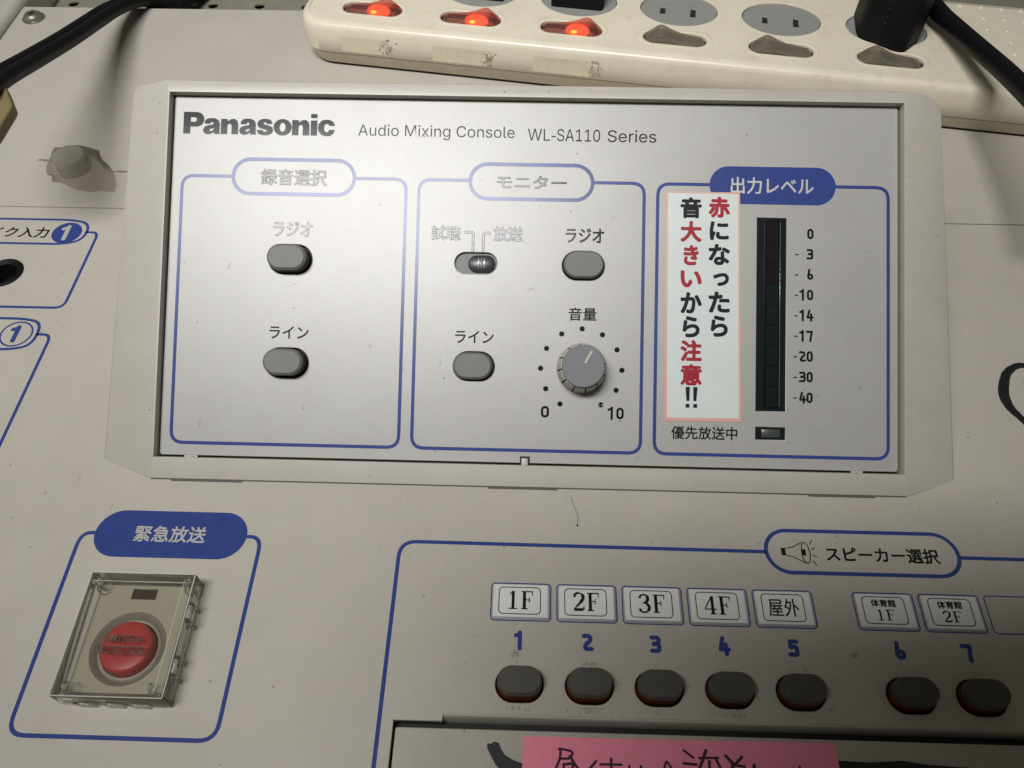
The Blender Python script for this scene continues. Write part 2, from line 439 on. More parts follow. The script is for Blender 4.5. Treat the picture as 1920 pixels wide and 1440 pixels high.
# ---- type
try:
    INTER = bpy.data.fonts.load(os.path.join(bpy.utils.system_resource('DATAFILES', path='fonts'), 'Inter.woff2'))
except Exception:
    INTER = None
def text(s, x0, y0, x1, y1, z=0.0, bold=0.0, latin=False, spacing=1.0, raise_=0.0, steps=8, square=False, each=False):
    """text fitted to the box x0..x1, y0..y1 (ink extents); bold = dilation in cm; raise_ = ink film height with sloped edge"""
    cu = bpy.data.curves.new('tmp', 'FONT'); cu.body = s; cu.space_character = spacing
    if latin and INTER: cu.font = INTER
    o = bpy.data.objects.new('tmp', cu)
    me = bpy.data.meshes.new_from_object(o)
    bpy.data.objects.remove(o); bpy.data.curves.remove(cu)
    xs = [v.co.x for v in me.vertices]; ys = [v.co.y for v in me.vertices]
    a, b, c, d = min(xs), max(xs), min(ys), max(ys)
    sx = (x1 - x0 - 2 * bold) / (b - a); sy = (y1 - y0 - 2 * bold) / max(d - c, 1e-6)
    me.transform(Matrix(((sx, 0, 0, x0 + bold - a * sx), (0, sy, 0, y0 + bold - c * sy), (0, 0, 1, z), (0, 0, 0, 1))))
    bm = bmesh.new(); bm.from_mesh(me); bmesh.ops.remove_doubles(bm, verts=bm.verts, dist=1e-5); bm.to_mesh(me); bm.free()
    if bold:
        ms = [me]
        for k in range(steps):
            an = 2 * math.pi * (k + .5) / steps
            dx, dy = math.cos(an), math.sin(an)
            if square: q = max(abs(dx), abs(dy)); dx /= q; dy /= q
            m2 = me.copy(); m2.transform(Matrix.Translation((dx * bold, dy * bold, -.0004 * (k + 1)))); ms.append(m2)
        me = join(ms)
    return me

def ink_raised(me, h=.012, inset=.010):
    """give a flat glyph mesh a film thickness: top face inset, sloping dark edge"""
    bm = bmesh.new(); bm.from_mesh(me)
    bmesh.ops.dissolve_limit(bm, angle_limit=.01, verts=bm.verts, edges=bm.edges)
    bmesh.ops.triangulate(bm, faces=bm.faces)
    be = [e for e in bm.edges if e.is_boundary]
    off = {}
    for e in be:
        f = e.link_faces[0]
        a, b = None, None
        for l in f.loops:
            if l.edge is e: a, b = l.vert, l.link_loop_next.vert
        d = (b.co - a.co); L_ = d.length
        if L_ < 1e-7: continue
        nn = Vector((-d.y, d.x, 0)) / L_
        if f.normal.z < 0: nn = -nn
        for v in (a, b): off.setdefault(v, []).append(nn)
    new = {}
    for v, ns in off.items():
        m_ = sum(ns, Vector((0, 0, 0)))
        if m_.length < .2: m_ = ns[0]
        m_ = m_.normalized(); k = 1 / max(m_.dot(ns[0]), .6)
        new[v] = bm.verts.new((v.co.x, v.co.y, v.co.z - h))   # foot of the edge stays on the outline
        v.co += m_ * inset * k
    for e in be:
        v1, v2 = e.verts
        if v1 in new and v2 in new:
            try:
                f = bm.faces.new((v1, v2, new[v2], new[v1])); f.material_index = 1
            except Exception: pass
    bmesh.ops.recalc_face_normals(bm, faces=[f for f in bm.faces if f.material_index == 1])
    bm.to_mesh(me); bm.free(); return me

def printed(s, x0, y0, x1, y1, z, parent, frame, m='black', name='printed_word', raised=True, **k):
    me = text(s, x0, y0, x1, y1, z + (.010 if raised else .005), **k)
    if raised:
        base = text(s, x0 - .013, y0 - .013, x1 + .013, y1 + .013, z + .004, bold=.013, **{q: v for q, v in k.items() if q != 'bold'})
        n0 = len(base.polygons)
        me.transform(Matrix.Translation((0, 0, .002)))
        j = join([base, me])
        o = obj(name, j, ['inkedge', m], parent, frame)
        for i_, f in enumerate(j.polygons): f.material_index = 0 if i_ < n0 else 1
        return o
    return obj(name, me, m, parent, frame)

# ================================================================== surroundings
o = obj('desk_surface', raw([(-150, -120, -9), (150, -120, -9), (150, 150, -9), (-150, 150, -9)], [(0, 1, 2, 3)]), 'desk'); tag(o, kind='structure')

pg = thing('perforated_panel', 'olive grey perforated metal panel with round holes behind the console', 'panel', Matrix.Translation((0, 30.4, -2)))
holes = [ellipse(-31.02 + 2.83 * i, 33.65 + 2.83 * j, .31, .31, 20) for i in range(26) for j in range(5)]
me = plate([rect(-29.2, 30.2, 46, 50)] + [h for h in holes if h[0][0] > -28.2], -2.15, -2.0, .02, 1)
obj('perforated_sheet', me, 'peg', pg)
obj('dark_backing', raw([(-60, 30.2, -3.6), (46, 30.2, -3.6), (46, 50, -3.6), (-60, 50, -3.6)], [(0, 1, 2, 3)]), 'dark', pg)

nc = thing('equipment_casing', 'pale rounded casing of the neighbouring unit at the top left corner', 'casing', Matrix.Translation((-36, 20, -9)))
obj('casing_shell', boxm(-48, -20, -8.9, -29.35, 46, -.05, .55, 5), 'casing', nc)

# ================================================================== the console
con = thing('audio_console', 'grey audio mixing console with raised silver mixer panel and speaker buttons', 'mixing console')
SPX = [-.28, 1.75, 3.78, 5.82, 7.86, 11.03, 13.04]
LIDX0, LIDY1 = -3.82, -7.72
hol = [stadium(x, -6.56, 1.42, 1.03, 12) for x in SPX] + [ellipse(-21.85, 9.42, .80, .80, 32)]
# lid opening in the top plate, with the finger recess
lid_open = [(-3.84, -15), (-3.84, -7.64), (-2.46, -7.64), (-2.44, -7.42), (33, -7.42), (33, -15)]
top1 = plate([[(-28.77, 13.44), (-28.77, 29.7), (33.5, 29.7), (33.5, 13.44)]], -.22, 0, .03, 2)
obj('rear_top_plate', top1, 'paint', con)
outer = [(-28.77, 13.38), (-28.77, -15.6), (-3.84, -15.6), (-3.84, -7.64), (-2.46, -7.64), (-2.42, -7.42), (33.5, -7.42), (33.5, 13.38)]
top2 = plate([outer] + hol, -.30, 0, .025, 2)
obj('front_top_plate', top2, 'paint', con)
# body under the plates: closed box
obj('console_body', boxm(-28.6, -15.4, -8.9, 33.3, 29.55, -.95), 'gapwall', con)
obj('console_side', join([boxm(-28.77, -15.6, -8.9, -28.6, 29.7, -.23), boxm(33.3, -15.6, -8.9, 33.5, 29.7, -.31), boxm(-28.6, 29.55, -8.9, 33.3, 29.7, -.23), boxm(-28.6, -15.6, -8.9, 33.3, -15.4, -.31)]), 'paint', con)
obj('dark_well_floor', raw([(-28.5, -15.3, -.9), (33.2, -15.3, -.9), (33.2, 29.4, -.9), (-28.5, 29.4, -.9)], [(0, 1, 2, 3)]), 'dark', con)

# finger recess: rounded lip then a concave slope that dives under the plate edge
prof = [(-7.42, -.012), (-7.45, -.020), (-7.475, -.05), (-7.495, -.11), (-7.515, -.20), (-7.535, -.32), (-7.55, -.45), (-7.55, -.7)]
V = []; F = []
xs_ = [-2.50, -2.40, -2.25, 33.3]
for j, x in enumerate(xs_):
    for i, (y, z) in enumerate(prof): V.append((x, y if j else max(y, -7.6), z if j else -.02 - .02 * i))
for j in range(len(xs_) - 1):
    for i in range(len(prof) - 1):
        a = j * len(prof) + i; F.append((a, a + 1, a + 1 + len(prof), a + len(prof)))
obj('finger_recess', smooth(raw(V, F), 60), 'paint', con)
obj('lid_hinge_gap', raw([(-3.9, -15.3, -.5), (33.2, -15.3, -.5), (33.2, -7.5, -.5), (-3.9, -7.5, -.5)], [(0, 1, 2, 3)]), 'dark', con)
lid = obj('lid', plate([rrect(-3.76, -15.2, 33.1, -7.82, .06)], -.28, -.02, .035, 3), 'lidpaint', con)
tag(lid, 'flat grey lid below the speaker buttons')

# seam dust line and blue print on the top
PZ = .004
LW = .125
def bline(pts, w=LW, closed=False, m='blue', name='printed_line', parent=con, frame=FB, z=PZ):
    return obj(name, stroke(pts, w, z, closed), m, parent, frame)
# emergency box: around from pill left to pill right
def open_box(x0, x1, y0, y1, xa, xb, r=.45, yt=None, w=LW):
    pts = soft([(xa, y1), (x0, y1), (x0, y0), (x1, y0), (x1, y1), (xb, y1)], r, 6)
    return pts
bline(open_box(-14.68, -8.76, -8.36, -2.10, -14.0, -9.5, .5))
obj('printed_pill', flat([stadium(-11.74, -2.09, 4.98, 1.66, 20)], .008), 'blue', con)
printed('緊急放送', -12.92, -2.38, -10.58, -1.80, .012, con, FB, 'white', raised=False, bold=.012)
# speaker box
bline(soft([(7.52, -2.16), (-4.24, -2.12), (-4.24, -15.0)], .55, 7))
bline([(13.7, -2.20), (24, -2.22)])
bline(stadium(10.60, -2.12, 6.12, 1.46, 20), .13, True)
printed('スピーカー選択', 9.44, -2.43, 13.02, -1.93, .0, con, FB, bold=.010)
# horn icon
horn = strokes([
    ([(8.17, -2.02), (8.38, -1.98), (8.62, -1.86), (8.72, -1.80)], .03, False),
    ([(8.17, -2.26), (8.38, -2.31), (8.62, -2.45), (8.76, -2.52)], .03, False),
    ([(p[0], p[1]) for p in ellipse(8.80, -2.16, .13, .36, 24)], .032, True),
    ([(8.02, -2.14), (8.16, -2.14)], .26, False),
    ([(8.68, -2.14), (8.80, -2.15)], .22, False),
    ([(8.97, -1.88), (9.07, -1.70)], .03, False), ([(9.00, -2.05), (9.13, -1.97)], .03, False),
    ([(9.00, -2.22), (9.14, -2.31)], .03, False), ([(8.97, -2.42), (9.08, -2.60)], .03, False)], .006, rnd=False)
obj('printed_horn_symbol', horn, 'black', con)
# microphone boxes at the left
bline(soft([(-27, 12.60), (-19.95, 12.60), (-19.22, 12.35), (-19.22, 11.40), (-19.95, 11.12), (-27, 11.12)], .55, 8), .12)
bline(soft([(-19.24, 11.86), (-18.70, 11.86), (-18.70, 7.56), (-27, 7.56)], .42, 7), .12)
obj('printed_disc', flat([ellipse(-20.05, 11.80, .63, .63, 32)], .006), 'blue', con)
obj('printed_number', digits('1', -20.05, 11.80, .78, .42, .24, .012), 'white', con)
printed('マイク入力', -24.02, 11.48, -20.84, 12.10, .0, con, FB, bold=.006)
bline(soft([(-27, 6.96), (-19.95, 6.96), (-19.24, 6.75), (-19.24, 5.65), (-19.95, 5.41), (-27, 5.41)], .6, 8), .12)
bline(soft([(-19.26, 6.18), (-18.68, 6.18), (-18.68, -3.0), (-27, -3.0)], .42, 7), .12)
bline(ellipse(-20.05, 6.18, .60, .60, 32), .07, True, name='printed_circle')
obj('printed_number', digits('1', -20.05, 6.18, .72, .42, .24, .012), 'blue', con)
# speaker digits
for x, s in zip([-.31, 1.73, 3.76, 5.79, 7.86, 11.0, 13.02], '1234567'):
    obj('printed_number', digits(s, x + .02, -5.26, .50, .27, .26, .005), 'blue', con)
# blank eighth label frame + outlines of the seven
TX = [-1.21, .82, 2.84, 4.86, 6.88, 9.97, 11.99]
for x in TX + [14.02]:
    bline(rrect(x, -4.65, x + 1.84, -3.46, .12), .036, True, name='printed_frame')
# marker pen lines
obj('marker_scrawl', flat([[(-1.14, -8.19), (-1.02, -8.20), (-.95, -8.14), (-.82, -8.17), (-.74, -8.34), (-.64, -8.48), (-.39, -8.61), (-.14, -8.69), (.11, -8.85), (.3, -9.3), (-.5, -9.3), (-.77, -8.87), (-.90, -8.72), (-1.03, -8.51), (-1.14, -8.31)]], -.014), 'marker', con)
obj('marker_scrawl', flat([[(8.3, -8.36), (9.41, -8.39), (10.36, -8.32), (10.96, -8.40), (12.18, -8.45), (12.9, -8.47), (14.0, -8.6), (14, -9.0), (8.3, -8.95)]], -.014), 'marker', con)
hp = catmull([(18.34, 5.69), (18.07, 5.66), (17.80, 5.51), (17.54, 5.25), (17.37, 4.92), (17.23, 4.59), (17.15, 4.26), (17.16, 3.92), (17.24, 3.64), (17.37, 3.41), (17.50, 3.17), (17.61, 2.98), (18.1, 2.55), (19.2, 2.5), (19.9, 3.3), (19.9, 4.6), (19.3, 5.5)], 5, True)
hw = [.27, .28, .32, .36, .40, .42, .42, .38, .34, .30, .27, .25, .25, .27, .3, .3, .3]
obj('marker_loop', stroke(hp, [hw[(i // 5) % 17] * .93 for i in range(len(hp))], .006, True), 'marker', con)
obj('marker_dot', flat([ellipse(18.10, 4.83, .06, .06, 10)], .006), 'marker', con)

# jack socket
jk = obj('jack_socket', smooth(loft([lift(ellipse(-21.85, 9.42, .78, .78, 32), -.25), lift(ellipse(-21.85, 9.42, .77, .77, 32), .015), lift(ellipse(-21.85, 9.42, .70, .70, 32), .04), lift(ellipse(-21.85, 9.42, .52, .52, 32), -.04), lift(ellipse(-21.85, 9.42, .44, .44, 32), -.7)], cap1=True), 30), 'rubber', con)

# corner screw
sw = obj('screw_head', smooth(loft([lift(ellipse(-27.75, 28.50, .60, .60, 28), .005), lift(ellipse(-27.75, 28.5, .60, .60, 28), .05), lift(ellipse(-27.75, 28.5, .48, .48, 28), .06),
     lift(ellipse(-27.75, 28.5, .45, .45, 28), .22), lift(ellipse(-27.75, 28.5, .33, .33, 28), .31)], cap1=True), 30), 'screw', con)
obj('screw_slot', join([boxm(-27.97, 28.46, .29, -27.53, 28.54, .325), boxm(-27.79, 28.28, .29, -27.71, 28.72, .327)]), 'dark', sw)

# ---- speaker push buttons
def button(cx, cy, w, h, z0, zc, z1, capm, bodym, lampm, parent, frame, lamp_z, taper=.04):
    """cap: crisp flat-topped stadium block; body below it; tinted lamp skirt at the bottom of the hole"""
    def st(d): return stadium(cx, cy, w - d, h - d, 14)
    me = smooth(loft([lift(st(0), zc), lift(st(taper), z1 - .035), lift(st(taper + .022), z1 - .012), lift(st(taper + .06), z1)], True), 28)
    b = obj('push_button', me, capm, parent, frame)
    obj('button_body', smooth(loft([lift(st(-.03), lamp_z), lift(st(.012), zc)], False, False), 45), bodym, b, frame)
    obj('button_skirt', smooth(loft([lift(st(-.05), z0), lift(st(-.04), lamp_z + .004)], False, True), 45), lampm, b, frame)
    return b
for i, x in enumerate(SPX):
    button(x, -6.545, 1.29, .83, -.6, .22, .47, 'btn2', 'redglow', 'redglow', con, FB, .0, .035)

# ================================================================== emergency switch under a clear cover
em = obj('switch_plate', plate([rect(-13.22, -7.22, -10.42, -3.98), ellipse(-11.87, -5.92, 1.10, 1.10, 44), rect(-12.24, -4.42, -11.48, -4.08)], .0, .30, .02), 'beige', con)
obj('led_window', boxm(-12.20, -4.40, .02, -11.50, -4.10, .24), 'ledwin', em)
wl = smooth(loft([lift(ellipse(-11.87, -5.92, 1.10, 1.10, 44), .298), lift(ellipse(-11.87, -5.92, 1.02, 1.02, 44), .24), lift(ellipse(-11.87, -5.92, .95, .95, 44), .10), lift(ellipse(-11.87, -5.92, .90, .90, 44), .16), lift(ellipse(-11.87, -5.92, .86, .86, 44), .17), lift(ellipse(-11.87, -5.92, .80, .80, 44), .03)]), 60)
obj('switch_well', wl, 'ring', em)
obj('well_lip', smooth(loft([lift(ellipse(-11.87, -5.92, .90, .90, 44), .165), lift(ellipse(-11.87, -5.92, .87, .87, 44), .195), lift(ellipse(-11.87, -5.92, .83, .83, 44), .165)], cap1=False), 60), 'ringhi', em)
rb = obj('red_button', smooth(loft([lift(ellipse(-11.85, -5.94, .78, .78, 44), .05), lift(ellipse(-11.85, -5.94, .77, .77, 44), .44), lift(ellipse(-11.85, -5.94, .74, .74, 44), .51), lift(ellipse(-11.85, -5.94, .68, .68, 44), .54), lift(ellipse(-11.85, -5.94, .3, .3, 44), .525)]), 50), 'red', con)
tag(rb, 'round red emergency push button under the clear cover')
# cover
CX0, CX1, CY0, CY1, CZ = -13.40, -10.20, -7.50, -3.80, .88
cov = obj('clear_cover', plate([rect(CX0, CY0, CX1, CY1)], CZ - .06, CZ, .02, 2), 'clear', con)
tag(cov, 'clear acrylic guard over the red button')
wt = .09
for (a, b, c, d) in ((CX0, CY0, CX1, CY0 + wt), (CX0, CY1 - wt, CX1, CY1), (CX0, CY0 + wt, CX0 + wt, CY1 - wt), (CX1 - wt, CY0 + wt, CX1, CY1 - wt)):
    obj('cover_wall', boxm(a, b, .0, c, d, CZ - .065, .02), 'clearedge', cov)
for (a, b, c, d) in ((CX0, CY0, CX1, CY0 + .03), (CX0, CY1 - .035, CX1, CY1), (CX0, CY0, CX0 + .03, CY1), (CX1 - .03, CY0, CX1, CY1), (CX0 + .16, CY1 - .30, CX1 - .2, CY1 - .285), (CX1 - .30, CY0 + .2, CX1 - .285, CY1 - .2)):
    obj('painted_edge_gleam', boxm(a, b, CZ + .001, c, d, CZ + .006), 'gleam', cov)  # thin pale strips paint edge highlights onto the cover
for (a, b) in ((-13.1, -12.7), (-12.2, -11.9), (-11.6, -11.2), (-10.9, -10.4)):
    obj('painted_edge_gleam', boxm(a, CY0 - .012, .02, b, CY0 - .004, .10), 'gleam', cov)  # short pale bars paint glints low on the front wall
for (cx, cy) in ((CX0 + .30, CY1 - .30), (CX0 + .34, CY0 + .32), (CX1 - .42, CY0 + .34), (CX1 - .22, CY1 - .26)):
    obj('corner_post', smooth(loft([lift(ellipse(cx, cy, .24, .24, 16), .02), lift(ellipse(cx, cy, .22, .22, 16), .45), lift(ellipse(cx, cy, .15, .15, 16), .47), lift(ellipse(cx, cy, .13, .13, 16), CZ - .07)]), 40), 'clearedge', cov)
for y in (-6.55, -4.95):
    obj('hinge_clip', join([boxm(CX1 + .002, y - .30, .10, CX1 + .09, y - .20, .80), boxm(CX1 + .002, y + .20, .10, CX1 + .09, y + .30, .80), boxm(CX1 + .002, y - .19, .62, CX1 + .07, y + .19, .80)]), 'clearedge', cov)
for x in (-12.55, -11.75, -11.0):
    obj('latch_rib', boxm(x - .28, CY0 - .07, .05, x + .22, CY0 - .002, .30, .02), 'clearedge', cov)
for s, yy in (('SWITCH', -5.84), ('PROTECTOR', -6.17)):
    wd = 1.05 if s == 'SWITCH' else 1.42
    o = obj('embossed_word', ink_raised(text(s, -11.84 - wd / 2, yy - .12, -11.84 + wd / 2, yy + .12, CZ + .03, latin=True, bold=.008), .028, .008), ['emboss', 'emboss'], cov)

# ================================================================== raised mixer module
bm_v = []
def facet_w(u): return -.47 * (abs(u + .235) - 12.765) / 1.83 if abs(u + .235) > 12.765 else 0
uL, uR = -13.0, 12.53
oL, oR, oB, oT = -12.92, 12.45, .66, 13.34
left_arc = [(-14.81, .53), (-14.35, 13.25), (-14.32, 13.42), (-14.22, 13.55), (-14.08, 13.62), (-13.9, 13.65)]
right_arc = [(14.28, .45), (13.86, 13.05), (13.80, 13.30), (13.66, 13.50), (13.46, 13.62), (13.2, 13.68)]
V = []; F = []
def av(u, v, w): V.append((u, v, w)); return len(V) - 1
a0 = av(uL, -.05, 0); a1 = av(uR, -.05, 0); a2 = av(uR, 13.74, 0); a3 = av(uL, 13.74, 0)
p0 = av(oL, oB, 0); p1 = av(oR, oB, 0); p2 = av(oR, oT, 0); p3 = av(oL, oT, 0)
F += [(a0, a1, p1, p0), (a1, a2, p2, p1), (a2, a3, p3, p2), (a3, a0, p0, p3)]
q = [av(x, y, -.55) for x, y in ((oL, oB), (oR, oB), (oR, oT), (oL, oT))]
pp = [p0, p1, p2, p3]
for i in range(4): F.append((pp[i], pp[(i + 1) % 4], q[(i + 1) % 4], q[i]))
li = [av(u, v, facet_w(u)) for u, v in left_arc]
ri = [av(u, v, facet_w(u)) for u, v in right_arc]
F.append(tuple([a0] + li + [a3])); F.append(tuple([a1] + ri + [a2]))
outline = [a0] + li + [a3, a2] + ri[::-1] + [a1]
nrm_down = (FM.to_3x3().inverted() @ Vector((0, 0, -1)))
# one rounding ring then the skirt to the console top
cu_, cv_ = -.25, 6.8
r1 = []; r2 = []
for i in outline:
    x = Vector(V[i]); out = Vector((x.x - cu_, 0, 0)).normalized() * .04 if abs(x.x - cu_) > 13.2 else Vector((0, 0, 0))
    if x.y > 13.2: out += Vector((0, .06, 0))
    y = x + out + Vector((0, 0, -.12 if x.y > .6 else -.02)); r1.append(av(*y))
    wz = (FM @ y).z; t = wz + .03
    g = y + nrm_down * max(t, .001); r2.append(av(*g))
n = len(outline)
for ring0, ring1 in ((outline, r1), (r1, r2)):
    for i in range(n): F.append((ring0[i], ring0[(i + 1) % n], ring1[(i + 1) % n], ring1[i]))
mh = raw(V, F)
bm = bmesh.new(); bm.from_mesh(mh)
ed = [e for e in bm.edges if len(e.link_faces) == 2 and e.calc_face_angle(0) > R(8) and all(v.co.z > -.5 for v in e.verts) and min(v.co.y for v in e.verts) > .3 and not (abs(e.verts[0].co.x - e.verts[1].co.x) < .01 and abs(e.verts[0].co.z - e.verts[1].co.z) > .3)]
bmesh.ops.bevel(bm, geom=ed, offset=.035, segments=2, profile=.6, affect='EDGES', clamp_overlap=True)
bm.to_mesh(mh); bm.free()
rim = obj('module_housing', smooth(mh, 30), 'rim', con, FM)
tag(rim, 'raised pale grey surround with sloping sides around the silver panel')
obj('module_inner_floor', raw([(-13, .1, -.54), (12.5, .1, -.54), (12.5, 13.5, -.54), (-13, 13.5, -.54)], [(0, 1, 2, 3)]), 'dark', rim, FM)
for (a, b) in ((-12.28, -9.85), (-1.50, .85), (9.26, 11.47)):
    obj('vent_slot', boxm(a, -.11, .001, b, -.03, .030), 'gapwall', rim, FB)
obj('painted_rim_shadow', boxm(-13.0, -.058, .001, 12.5, -.03, .022), 'gapwall', rim, FB)  # dark strip draws the thin shadow along the rim's lower edge

PW = -.35
mb = [(-8.58, 7.60, 1.54, 1.05), (-8.58, 3.99, 1.54, 1.05), (-2.12, 7.59, 1.48, .76), (1.60, 7.57, 1.48, 1.03), (-2.10, 4.01, 1.44, 1.02)]
panel_out = rrect(-12.86, .73, 12.38, 13.325, .10)
# little notch for the latch tab along the bottom edge
pholes = [stadium(*b, 14) for b in mb] + [rect(7.56, 2.69, 8.57, 9.37), rect(7.56, 1.72, 8.57, 2.15)]
pan = obj('silver_panel', plate([panel_out] + pholes, PW - .12, PW, .018, 2), 'silver', con, FM)
tag(pan, 'silver front panel with blue outlined sections')
obj('latch_recess', boxm(-.44, .60, PW - .1, -.10, .96, PW + .006), 'dark', pan, FM)
obj('latch_tab', boxm(-.39, .40, PW - .05, -.16, .90, PW + .10, .03), 'rim', pan, FM)
for (a, b) in ((-12.0, -11.55), (10.8, 11.2)):
    obj('panel_clip', boxm(a, .655, PW - .1, b, .735, PW - .01), 'rim', pan, FM)
Z1 = PW + .004
def mbox(x0, x1, xa, xb, y1=10.49):
    obj('printed_line', stroke(soft([(xa, y1), (x0, y1), (x0, 1.16), (x1, 1.16), (x1, y1), (xb, y1)], .42, 6), .115, Z1), 'blue', pan, FM)
mbox(-12.49, -4.62, -10.70, -6.42)
mbox(-4.17, 3.66, -2.38, 1.86)
mbox(4.13, 12.05, 5.95, 10.2)
obj('printed_line', stroke(stadium(-8.57, 10.50, 4.26, 1.22, 20), .13, Z1 + .002, True), 'blue', pan, FM)
obj('printed_line', stroke(stadium(-.26, 10.47, 4.26, 1.22, 20), .13, Z1 + .002, True), 'blue', pan, FM)
obj('printed_pill', flat([stadium(8.08, 10.49, 4.34, 1.32, 20)], Z1 + .002), 'blue', pan, FM)
def pr(s, a, b, c, d, m='black', bold=.008, **k): return printed(s, a, c, b, d, PW, pan, FM, m, bold=0, **k) if bold == 0 else printed(s, a, c, b, d, PW, pan, FM, m, bold=bold, raised=False, **k)
# words in the glare keep a raised ink film
pr('録音選択', -9.71, -7.42, 10.21, 10.77, bold=0)
pr('モニター', -1.45, .96, 10.24, 10.68, bold=0)
pr('ラジオ', -9.21, -7.86, 8.41, 8.91, bold=0)
pr('ラジオ', .98, 2.29, 8.38, 8.87, bold=0)
pr('試聴', -3.68, -2.68, 8.38, 8.88, bold=0)
pr('放送', -1.53, -.53, 8.38, 8.88, bold=0)
pr('ライン', -9.22, -7.85, 4.82, 5.26)
pr('ライン', -2.77, -1.44, 4.80, 5.24)
pr('音量', 1.12, 2.09, 5.66, 6.12)
pr('優先放送中', 4.70, 6.95, 1.67, 2.12)
printed('出力レベル', 6.64, 10.19, 9.49, 10.78, PW + .008, pan, FM, 'white', raised=False, bold=.010)
printed('Audio Mixing Console', -6.36, 11.90, -.88, 12.42, PW, pan, FM, raised=False, latin=True, bold=.0)
printed('WL', -.42, 11.94, .36, 12.36, PW, pan, FM, raised=False, latin=True, bold=.0)
obj('printed_dash', stroke([(.41, 12.09), (.56, 12.09)], .045, PW + .005), 'black', pan, FM)
printed('SA110', .60, 11.93, 2.10, 12.365, PW, pan, FM, raised=False, latin=True, bold=.0)
printed('Series', 2.36, 11.93, 4.05, 12.36, PW, pan, FM, raised=False, latin=True, bold=.0)
# heavy brand lettering: each letter fitted to its own box
def arc_pts(cx, cy, rx, ry, a0, a1, n=10): return [(cx + rx * math.cos(R(a0 + (a1 - a0) * k / n)), cy + ry * math.sin(R(a0 + (a1 - a0) * k / n))) for k in range(n + 1)]
def cm(pts, n=5): return [(p_[0], p_[1]) for p_ in catmull([(a, b, 0) for a, b in pts], n, True)]
GL = {
    'P': [[(0, 0), (74, 0), (76, 78), (135, 78)] + arc_pts(140, 159, 82, 81, -80, 80) + [(135, 240), (0, 240)], [(77, 130), (110, 130)] + arc_pts(113, 156, 30, 26, -80, 80, 6) + [(110, 182), (77, 182)]],
    'a': [[(14, 112), (76, 112), (80, 126), (94, 133), (108, 127), (110, 112), (96, 101), (52, 94), (16, 78), (0, 46), (10, 12), (44, -5), (82, 0), (116, 20), (121, 0), (184, 0), (178, 22), (178, 120), (162, 156), (125, 174), (82, 176), (40, 168), (18, 144)], cm([(112, 64), (84, 56), (68, 44), (76, 31), (98, 36), (112, 50)], 3)],
    'n': [[(0, 0), (70, 0), (70, 88), (76, 108), (94, 117), (111, 107), (116, 86), (116, 0), (186, 0), (186, 108), (176, 148), (145, 172), (105, 166), (70, 142), (70, 168), (0, 168)]],
    's': [[(0, 52), (62, 52), (70, 38), (92, 32), (112, 42), (104, 54), (56, 66), (16, 86), (5, 120), (20, 156), (62, 176), (115, 176), (156, 160), (168, 121), (108, 121), (98, 137), (80, 138), (68, 128), (80, 116), (130, 102), (168, 84), (178, 50), (162, 14), (118, -5), (60, -5), (15, 12)]],
    'o': [ellipse(96, 86, 97, 91, 40), ellipse(96, 86, 31, 50, 28)],
    'i': [[(0, 0), (70, 0), (70, 167), (0, 167)], [(0, 194), (68, 194), (68, 238), (0, 238)]],
    'c': [[(182, 110), (120, 110), (112, 128), (92, 133), (72, 118), (65, 85), (73, 52), (94, 38), (112, 46), (120, 66), (182, 66), (168, 24), (132, -2), (90, -7), (42, 8), (10, 42), (0, 85), (8, 130), (42, 168), (90, 179), (136, 172), (170, 146)]],
}
for ch, px in (('P', 100), ('a', 312), ('n', 503), ('a', 700), ('s', 888), ('o', 1070), ('n', 1268), ('i', 1468), ('c', 1545)):
    loops = []
    for lp in GL[ch]:
        loops.append([(-12.53 + (px - 100 + a) * .003286, 11.985 + b * .00322) for a, b in lp])
    obj('brand_letter', flat(loops, PW + .009), 'black', pan, FM)
# slide switch leader lines
for pts_ in ([(-2.55, 8.67), (-2.235, 8.67), (-2.235, 7.98)], [(-1.62, 8.65), (-1.88, 8.65), (-1.88, 7.98)]):
    j_ = join([stroke(soft(pts_, .08), .082, Z1 + .002), stroke(soft(pts_, .08), .05, Z1 + .006)])
    n_ = len(j_.polygons) // 2
    o = obj('printed_line', j_, ['inkedge', 'black'], pan, FM)
    for i_, f in enumerate(j_.polygons): f.material_index = 0 if i_ < n_ else 1
for (x, y) in ((.89, 2.78), (.39, 3.29), (.20, 3.99), (.39, 4.68), (.90, 5.19), (1.60, 5.38), (2.30, 5.19), (2.81, 4.68), (2.99, 3.98), (2.80, 3.29), (2.29, 2.78)):
    obj('scale_dot', flat([ellipse(x, y, .092, .092, 16)], Z1), 'black', pan, FM)
obj('printed_number', digits('0', .38, 2.50, .40, .28, .20, Z1), 'black', pan, FM)
obj('printed_number', digits('10', 2.81, 2.50, .40, .25, .20, Z1, .10), 'black', pan, FM)
for i, s in enumerate(['0', '3', '6', '10', '14', '17', '20', '30', '40']):
    y = 8.83 - i * .706
    w = .20
    cx = 9.39 - (len(s) - 1) * .12
    obj('printed_number', digits(s, cx, y, .36, w, .21, Z1, .18), 'black', pan, FM)
    if i: obj('printed_minus', stroke([(8.88 - .006 * i, y - .02), (9.00 - .006 * i, y - .02)], .04, Z1), 'black', pan, FM)

# module buttons
button(-8.60, 7.60, 1.36, .90, -.9, .06, .14, 'btn', 'btnside', 'darkred', con, FM, PW + .02, .10)
button(-8.60, 3.99, 1.36, .90, -.9, .06, .14, 'btn', 'btnside', 'darkred', con, FM, PW + .02, .10)
button(1.60, 7.58, 1.38, .93, -.9, -.18, -.10, 'btn', 'btnside', 'darkred', con, FM, PW - .03, .06)
button(-2.13, 4.01, 1.34, .91, -.9, -.12, -.04, 'btn', 'btnside', 'btnside', con, FM, PW - .05, .08)
